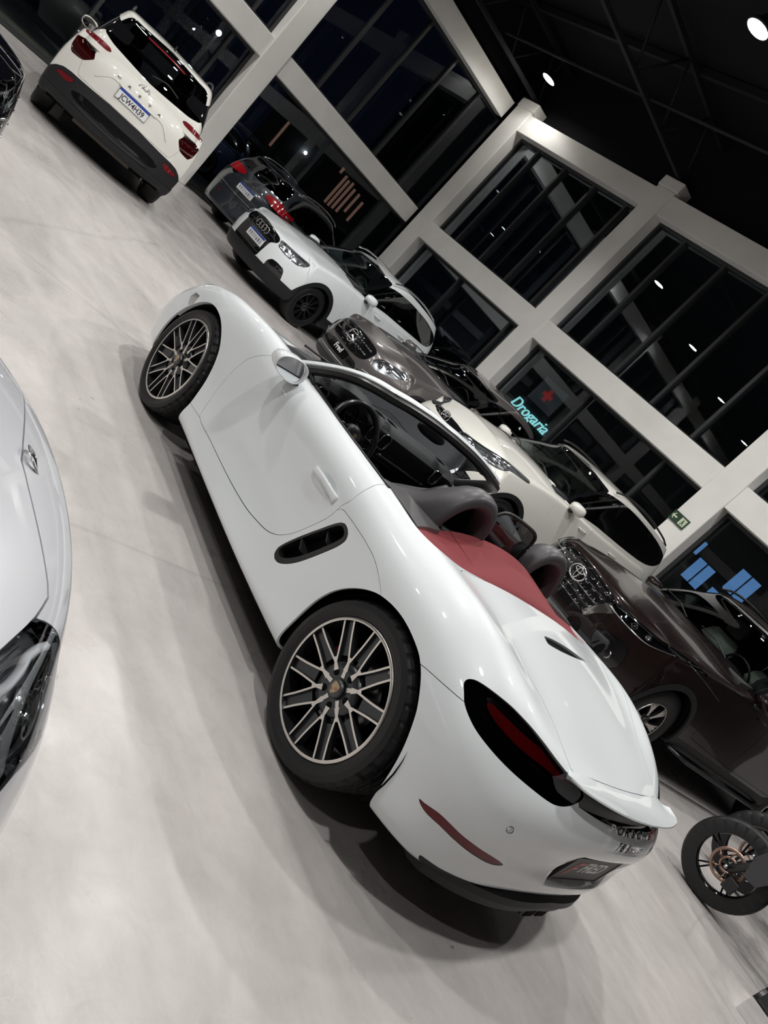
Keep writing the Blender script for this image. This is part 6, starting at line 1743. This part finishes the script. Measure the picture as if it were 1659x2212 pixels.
# dark grey wagon, in the corner
tl = [(.306, 1.03), (.34, .975), (.432, .955), (.55, .925), (.724, .904), (.80, .905), (.84, .94), (.80, 1.0), (.726, 1.05), (.642, 1.085), (.55, 1.085), (.41, 1.072)]
lo = [(0, .665), (.32, .66), (.60, .675), (.62, .64), (.32, .637), (0, .637)]
rf = [(.39, .515), (.54, .515), (.54, .488), (.41, .492)]
opt = dict(rails=M_CHROME, rb_z=.62, regions=[('tail_light', end_cut(tl, -1, -.3, 3, True), M_RED, dict(lens=True, lens_mat=pane_mat('red_pane', (.75, .03, .04), .06))), ('reflector', end_cut(rf, -1, -.4, 0, True), M_REFL, {})],
    open=[end_cut(tl, -1, -.3, 3, True)], tail=end_cut([(0, .69), (.60, .70), (.66, .86), (.62, 1.3), (0, 1.3)], -1, -.3, 0, True),
    screen=[(0, 1.0), (.5, .99), (.68, .975), (.62, 1.12), (.55, 1.36), (.48, 1.40), (0, 1.42)],
    sidewin=[[(1.95, .97), (1.65, 1.17), (1.4, 1.31), (1.0, 1.38), (.4, 1.40), (-.2, 1.37), (-.45, 1.30), (-.60, 1.15), (-.5, 1.05), (0, 1.01)], [(1.85, .995), (1.6, 1.16), (1.32, 1.30), (1.05, 1.345), (1.0, 1.0)], [(.94, 1.005), (.98, 1.35), (.4, 1.375), (.15, 1.365), (.12, 1.02)], [(.05, 1.03), (.08, 1.36), (-.2, 1.345), (-.42, 1.26), (-.50, 1.14), (-.42, 1.07)]],
    rearwin=[(0, 1.13), (.48, 1.12), (.60, 1.15), (.57, 1.28), (.50, 1.40), (0, 1.43)])
vw, PB, PG, pt = build_car('vw', 'wagon', 'dark slate grey station wagon with red tail lights in the far corner by the pillar', None, M_DARKG, opt)
plate_at(vw, PB, 0, .80, -1)
ring_emblem(emblem_M(PB, .05, 1.02, -1, .010), 'vw', vw, .055)
PB.bar([(-.62, .655), (0, .640), (.62, .655)], -1, .012, 'chrome_strip', M_CHROME, vw, .004, flat=.5)
PB.bar([(-.62, .60), (0, .585), (.62, .60)], -1, .008, 'bumper_crease', M_GUN, vw, .004)
for sg in (1, -1): lamp_cups(pt[('tail_light', sg)], PB, -1, [(sg*.48, 1.02), (sg*.60, 1.01), (sg*.71, .97)], .036)
PG.bar([(.10, 1.17), (-.1, 1.21), (-.3, 1.18)], -1, .008, 'rear_wiper', M_BLACK, vw, .012)
# pearl grey saloon at the left edge
lt = [(.385, .765), (.378, .73), (.39, .69), (.43, .65), (.475, .63), (.53, .638), (.60, .66), (.68, .67), (.76, .69), (.84, .72), (.84, .77), (.76, .80), (.66, .795), (.58, .785), (.50, .777), (.43, .772)]
gr = [(-.30, .66), (0, .68), (.30, .66), (.38, .52), (.34, .40), (-.34, .40), (-.38, .52)]
it = [(.50, .42), (.76, .44), (.80, .36), (.72, .28), (.50, .28)]
opt = dict(regions=[('headlight', end_cut(lt, 1, 2.7, 3, True), M_BOWL, dict(lens=True)), ('grille', end_cut(gr, 1, 3.2, 2), M_GLOSS, dict(split=False, depth=.02)), ('bumper_intake', end_cut(it, 1, 2.9, 2, True), M_BLACK, dict(depth=.03))],
    open=[end_cut(lt, 1, 2.7, 3, True), end_cut(it, 1, 2.9, 2, True), end_cut(gr, 1, 3.2, 2)],
    bonnet=[(1.7, .75), (2.2, .77), (2.84, .76), (3.0, .74), (3.12, .70), (3.24, .63), (3.31, .55), (3.35, .50), (3.42, .385), (3.445, .33), (3.443, .29), (3.43, .19), (3.41, .05), (3.405, -.02), (1.9, -.02)],
    screen=[(0, 1.0), (.5, .99), (.68, .975), (.62, 1.12), (.53, 1.30), (.45, 1.34), (0, 1.36)],
    sidewin=[[(1.8, .96), (1.4, 1.18), (1.0, 1.31), (.4, 1.33), (0, 1.28), (-.3, 1.12), (-.35, 1.02), (1, .98)], [(1.68, .98), (1.35, 1.17), (1.0, 1.29), (.9, 1.30), (.85, 1.0)], [(.79, 1.0), (.83, 1.30), (.4, 1.31), (.02, 1.26), (-.2, 1.13), (-.2, 1.03)]],
    rearwin=[(0, 1.02), (.5, 1.02), (.55, 1.1), (.45, 1.34), (0, 1.36)], wheel='twin')
silver, PB, PG, pt = build_car('silver', 'saloon', 'pearl grey saloon cropped at the left edge showing bonnet edge and headlight', None, M_SILVER, opt)
p, n = PB.end(0, .762, 1)
p, n = PB.end(.03, .785, 1); ring_emblem(basis(p+n*.004, (0, 1, 0), Vector((-.8, 0, .6))), 'wreath', silver, .032)
for sg in (1, -1):
    L = pt[('headlight', sg)]
    lamp_cups(L, PB, 1, [(sg*.50, .70), (sg*.60, .715), (sg*.70, .73)], .030, -.03)
    PB.bar([(sg*.41, .745), (sg*.45, .752), (sg*.50, .748), (sg*.56, .757), (sg*.64, .768), (sg*.74, .775)], 1, .008, 'daylight_strip', mat('frosted_strip', (.75, .76, .78), .35), L, -.014)
    PB.bar([(sg*.41, .69), (sg*.46, .655), (sg*.53, .66), (sg*.62, .69), (sg*.74, .71)], 1, .006, 'lamp_bezel', M_CHROME, L, -.010)
    for j in range(5): PB.bar([(sg*.44, .767-.004*j), (sg*.60, .778-.004*j)], 1, .0012, 'lamp_ribs', M_STEEL, L, -.022, sub=3)
for z in (.46, .52, .58): PB.bar([(-.30, z), (0, z+.01), (.30, z)], 1, .008, 'grille_bar', M_CHROME, pt[('grille', 0)], .0)
# black car at the top left edge
lt = [(.30, .80), (.50, .81), (.68, .80), (.80, .80), (.80, .74), (.70, .69), (.56, .67), (.45, .72), (.32, .74)]
gr = [(-.28, .82), (0, .83), (.28, .82), (.40, .66), (.36, .44), (-.36, .44), (-.40, .66)]
it = [(.50, .60), (.74, .58), (.80, .44), (.70, .34), (.52, .40)]
opt = dict(regions=[('headlight', end_cut(lt, 1, 2.8, 0, True), M_GLOSS, dict(lens=True)), ('grille', end_cut(gr, 1, 3.2, 0), M_GLOSS, dict(split=False, depth=.02)), ('bumper_intake', end_cut(it, 1, 2.9, 0, True), M_BLACK, dict(depth=.03))],
    open=[end_cut(lt, 1, 2.8, 0, True), end_cut(gr, 1, 3.2, 0)], screen=[(0, 1.10), (.55, 1.09), (.72, 1.075), (.66, 1.20), (.55, 1.44), (.50, 1.485), (0, 1.50)],
    sidewin=[[(1.86, 1.045), (1.55, 1.20), (1.25, 1.38), (.93, 1.46), (.4, 1.475), (-.2, 1.44), (-.55, 1.36), (-.66, 1.28), (-.5, 1.12), (0, 1.09), (1, 1.065)], [(1.75, 1.065), (1.50, 1.21), (1.22, 1.375), (1.02, 1.425), (.98, 1.08)], [(.92, 1.08), (.96, 1.43), (.4, 1.455), (.08, 1.44), (.10, 1.105)]])
blk, PB, PG, pt = build_car('blackc', 'crossover', 'glossy black car cropped at the upper left edge showing angular nose and chrome lamp trim', None, M_BLACKP, opt)
for sg in (1, -1):
    L = pt[('headlight', sg)]; lamp_cups(L, PB, 1, [(sg*.52, .75), (sg*.62, .745), (sg*.70, .75)], .028)
    PB.bar([(sg*.30, .80), (sg*.5, .795), (sg*.78, .79)], 1, .007, 'light_strip', M_CHROME, L, -.006)
    PB.bar([(sg*.30, .73), (sg*.45, .70), (sg*.6, .665), (sg*.78, .72)], 1, .006, 'lamp_bezel', M_CHROME, L, -.004)
    PB.bar([(sg*.46, .64), (sg*.60, .62), (sg*.78, .60)], 1, .007, 'bumper_trim', M_CHROME, blk, .004)
    PB.bar([(sg*.50, .60), (sg*.58, .48), (sg*.60, .38)], 1, .006, 'intake_trim', M_CHROME, blk, .004)
    PB.bar([(sg*.42, .40), (sg*.60, .36), (sg*.72, .34)], 1, .007, 'lower_trim', M_CHROME, blk, .004)
for z in (.50, .58, .66, .74): PB.bar([(-.32, z), (0, z), (.32, z)], 1, .007, 'grille_bar', M_CHROME, pt[('grille', 0)], .002)
# blue hatchback parked outside
tl = [(.50, .90), (.75, .90), (.80, .80), (.70, .78), (.52, .84)]
opt = dict(regions=[('tail_light', end_cut(tl, -1, -.3, 0, True), M_RED, {})], screen=[(0, 1.0), (.5, .99), (.68, .975), (.62, 1.12), (.55, 1.36), (.48, 1.40), (0, 1.42)],
    sidewin=[[(1.95, .97), (1.65, 1.17), (1.4, 1.31), (1.0, 1.38), (.4, 1.40), (-.2, 1.37), (-.45, 1.30), (-.60, 1.15), (-.5, 1.05), (0, 1.01)], [(1.85, .995), (1.6, 1.16), (1.32, 1.30), (1.05, 1.345), (1.0, 1.0)], [(.94, 1.005), (.98, 1.35), (.4, 1.375), (.15, 1.365), (.12, 1.02)]])
blu, PB, PG, pt = build_car('blue', 'hatchback', 'dark blue car parked outside beyond the far glass wall', None, M_BLUEP, opt)
# ---------------------------------------------------------------- motorcycles and the low plinth
def bike(name, label, loc, rz, knob, body_m, accent_m, R=.325, R2=.32):
    t = thing(name, label, 'motorcycle', loc, rz)      # origin under the front axle, bike runs to -x
    def wheel(x, R, w, nm):
        m = MB(); rr = R*.66
        m.lathe([(rr+.012, w*.34), (rr, w*.34), (rr-.008, w*.2), (rr-.01, 0), (rr-.008, -w*.2), (rr, -w*.34), (rr+.012, -w*.34)], 64)
        for k in range(5):
            a = 2*PI*k/5+.3
            for dd in (-.10, .10):
                m.tube([(.03*math.cos(a), 0, .03*math.sin(a)), (.10*math.cos(a+dd*.4), 0, .10*math.sin(a+dd*.4)), (rr*math.cos(a+dd), 0, rr*math.sin(a+dd))], [.012, .008, .007], 6)
        m.lathe([(.0005, .04), (.03, .04), (.034, .02), (.034, -.02), (.03, -.04), (.0005, -.04)], 20)
        wh = m.obj(nm, M_GLOSS, t); wh.location = (x, 0, R)
        # tyre with tread blocks
        ty = MB(); n = 120; prof = []
        for q in np.linspace(-1, 1, 15):
            a = q*1.9; prof.append((rr+.005+(R-rr-.005)*max(0, math.cos(a*.5))**.55 if abs(q) < 1 else rr, w*.5*math.sin(a*.82)/math.sin(1.9*.82)*1.0))
        rings = []
        for i, (r, h) in enumerate(prof):
            ring = []
            for k in range(n):
                a = 2*PI*k/n; q = r
                ph = (k+(2 if i % 4 < 2 else 0)) % 5
                if r > R-.03: q = r-(.010 if knob else .004)*(ph == 0) - (.008 if knob and i in (5, 9) else 0)
                ring.append((q*math.cos(a), h, q*math.sin(a)))
            rings.append(ring)
        ty.rings(rings, True, False); ty.obj('tyre', M_TYRE, wh, auto=math.radians(35))
        d = MB(); 
        for yy in (.052,):
            ring_o = []
            d.lathe([(.125+0, yy), (.125, yy+.004), (.100, yy+.004), (.100, yy)], 48, loop=True)
            d.lathe([(.062, yy), (.062, yy+.004), (.045, yy+.004), (.045, yy)], 32, loop=True)
            for k in range(6):
                a = 2*PI*k/6; d.tube([(.055*math.cos(a), yy+.002, .055*math.sin(a)), (.105*math.cos(a+.25), yy+.002, .105*math.sin(a+.25))], .006, 6)
                d.lathe([(.008, .0), (.007, .006), (.0005, .007)], 10, 0, 'y', (.082*math.cos(a+.1), yy+.003, .082*math.sin(a+.1)))
        d.obj('brake_disc', mat('bronze_disc', (.33, .22, .17), .35, .9), wh)
        return wh
    fw = wheel(0, R, .115, 'front_wheel'); rw = wheel(-1.42, R2, .15, 'rear_wheel')
    up = Vector((-.45, 0, .893)); A = Vector((0, 0, R))
    for sg in (1, -1):
        f = MB(); o = Vector((-.02, sg*.105, -.01)); f.tube([A+o, A+o+up*.30], .030, 12); f.tube([A+o+up*.30, A+o+up*.78], .021, 12); f.lathe([(.0005, .03), (.014, .03), (.016, 0), (.0005, 0)], 14, 0, 'y', (A.x, sg*.12+(.0 if sg > 0 else -.03), A.z))
        fk = f.obj('fork_leg', M_BLACK, t)
        b = MB().lathe([(.0005, .012), (.012, .010), (.015, 0)], 14, 0, 'y', (A.x, sg*.152, A.z)) if sg > 0 else None
        if b: b.obj('axle_bolt', M_STEEL, fk)
    for sg in (1, -1):
        g = MB(); q = [(-.06, .20), (-.10, .36), (-.17, .42), (-.30, .30), (-.20, .06), (-.10, .05)]
        g.prism([(x_, R+z_) for x_, z_ in q], 'y', sg*.118, sg*.135)
        g.obj('front_fender', mat('grey_guard', (.05, .05, .055), .4), t, bevel=.004)
    c = MB(); c.box(-.15, -.06, .055, .115, R-.12, R-.02); c.obj('caliper', M_BLACK, t, bevel=.008)
    h = A+up*.80
    hb = MB(); hb.tube([(h.x-.12, .38, h.z+.12), (h.x-.02, .2, h.z+.10), (h.x, .06, h.z+.03), (h.x, -.06, h.z+.03), (h.x-.02, -.2, h.z+.10), (h.x-.12, -.38, h.z+.12)], .011, 8)
    hb.obj('handlebar', M_BLACK, t)
    hl = MB(); hl.rings([[(h.x+.16-.12*k_, y_*s_, h.z-.10+z_*s_) for y_, z_ in ((-.10, .02), (-.07, .09), (.07, .09), (.10, .02), (.06, -.09), (-.06, -.09))] for k_, s_ in ((0, .7), (.3, 1), (1, 1.1))], True, True, smooth=False); hd = hl.obj('headlamp', M_GLOSS, t, bevel=.01)
    sc = MB(); sc.rings([[(h.x+.10-.16*k_, -.13*s_, h.z+.02+.28*k_), (h.x+.13-.16*k_, 0, h.z+.02+.28*k_), (h.x+.10-.16*k_, .13*s_, h.z+.02+.28*k_), (h.x+.12-.16*k_, 0, h.z+.015+.28*k_)] for k_, s_ in ((0, 1), (.6, .9), (1, .5))], True, True); sc.obj('windshield', M_BLACK, t)
    tk = MB(); tk.rings([[(x_, .15*w_*math.cos(a), z_+hh*math.sin(a)) for a in np.linspace(0, 2*PI, 14, endpoint=False)] for x_, z_, w_, hh in ((-.36, .86, .5, .08), (-.45, .88, 1.0, .13), (-.60, .88, 1.1, .14), (-.78, .84, .7, .10), (-.85, .80, .4, .05))], True, True); tk.obj('fuel_tank', body_m, t)
    st = MB(); st.rings([[(x_, w_*math.cos(a), z_+.05*math.sin(a)) for a in np.linspace(0, 2*PI, 12, endpoint=False)] for x_, z_, w_ in ((-.80, .80, .09), (-.95, .80, .13), (-1.25, .84, .14), (-1.55, .90, .09), (-1.66, .93, .04))], True, True); st.obj('seat', M_LEATHER, t)
    for sg in (1, -1):
        s = MB(); s.prism([(-.26, .80), (-.34, .93), (-.60, .80), (-.52, .55), (-.40, .52), (-.34, .66)], 'y', sg*.13, sg*.15); s.obj('side_fairing', accent_m, t, bevel=.01)
    e = MB(); e.box(-.92, -.52, -.14, .14, .30, .58); e.rings([[(-.62+dx, .11*math.cos(a), zz+.11*math.sin(a)*.2) for a in np.linspace(0, 2*PI, 12, endpoint=False)] for dx, zz in ((0, .55), (.05, .72))], True, True); e.lathe([(.0005, .20), (.10, .20), (.11, .16), (.11, -.16), (.10, -.20), (.0005, -.20)], 24, 0, 'y', (-.80, 0, .42)); e.obj('engine', M_GUN, t, bevel=.012)
    fr = MB()
    for sg in (1, -1):
        fr.tube([tuple(h-up*.12), (-.45, sg*.10, .70), (-.95, sg*.12, .52), (-.95, sg*.11, .36)], .018, 8); fr.tube([(-.95, sg*.11, .36), (-1.42, sg*.10, R2)], .024, 8); fr.tube([(-.85, sg*.08, .72), (-1.6, sg*.09, .88)], .014, 8)
        fr.tube([tuple(h-up*.2), (-.42, sg*.09, .34), (-.60, sg*.09, .27), (-.92, sg*.09, .27)], .014, 8)
    fr.obj('frame', M_GLOSS, t)
    x_ = MB(); x_.tube([(-.52, .06, .50), (-.44, .08, .32), (-.80, .12, .24), (-1.0, .16, .32)], .022, 10); x_.tube([(-1.0, .17, .33), (-1.5, .20, .52)], [.04, .05], 14); x_.obj('exhaust', M_STEEL, t)
    ss = MB(); ss.tube([(-.90, .10, .28), (-.86, .28, .012)], .011, 8); ss.box(-.89, -.83, .25, .31, .0, .012); ss.obj('side_stand', M_STEEL, t)
    rf = MB(); rf.prism([(-1.42, R2+.36), (-1.66, .90), (-1.80, .78), (-1.74, .72)], 'y', -.07, .07); rf.obj('rear_fender', M_BLACK, t)
    for sg in (1, -1):
        m_ = MB(); m_.tube([(h.x-.04, sg*.26, h.z+.11), (h.x-.02, sg*.30, h.z+.27)], .006, 6); m_.lathe([(.0005, .012), (.05, .010), (.055, -.005), (.05, -.012), (.0005, -.012)], 18, 0, 'x', (h.x-.02, sg*.30, h.z+.31)); m_.obj('mirror', M_BLACK, t)
    return t
bike('motorcycle', 'black motorcycle cropped at the right edge with bronze brake disc on its front wheel', (-.62, -3.27, 0), math.radians(6), False, M_GLOSS, mat('red_plastic', (.35, .02, .02), .35, coat=.5))
bike('motorcycle', 'trail motorcycle with knobbly tyre standing behind the black motorcycle', (-.53, -4.42, 0), math.radians(8), True, M_GLOSS, mat('white_plastic', (.6, .6, .61), .35, coat=.5), .34, .33)
t = thing('display_plinth', 'low black plinth with a chrome corner strip at the bottom right corner', 'plinth', (-1.31, -2.40, 0))
MB().box(-.95, -.03, -.43, -.05, .0, .13).obj('plinth_body', M_TRIM, t, bevel=.004)
MB().prism([(-.95, 0), (0, 0), (0, -.43), (-.03, -.43), (-.03, -.05), (-.95, -.05)], 'z', 0, .125).obj('chrome_strip', M_CHROME, t, bevel=.004)
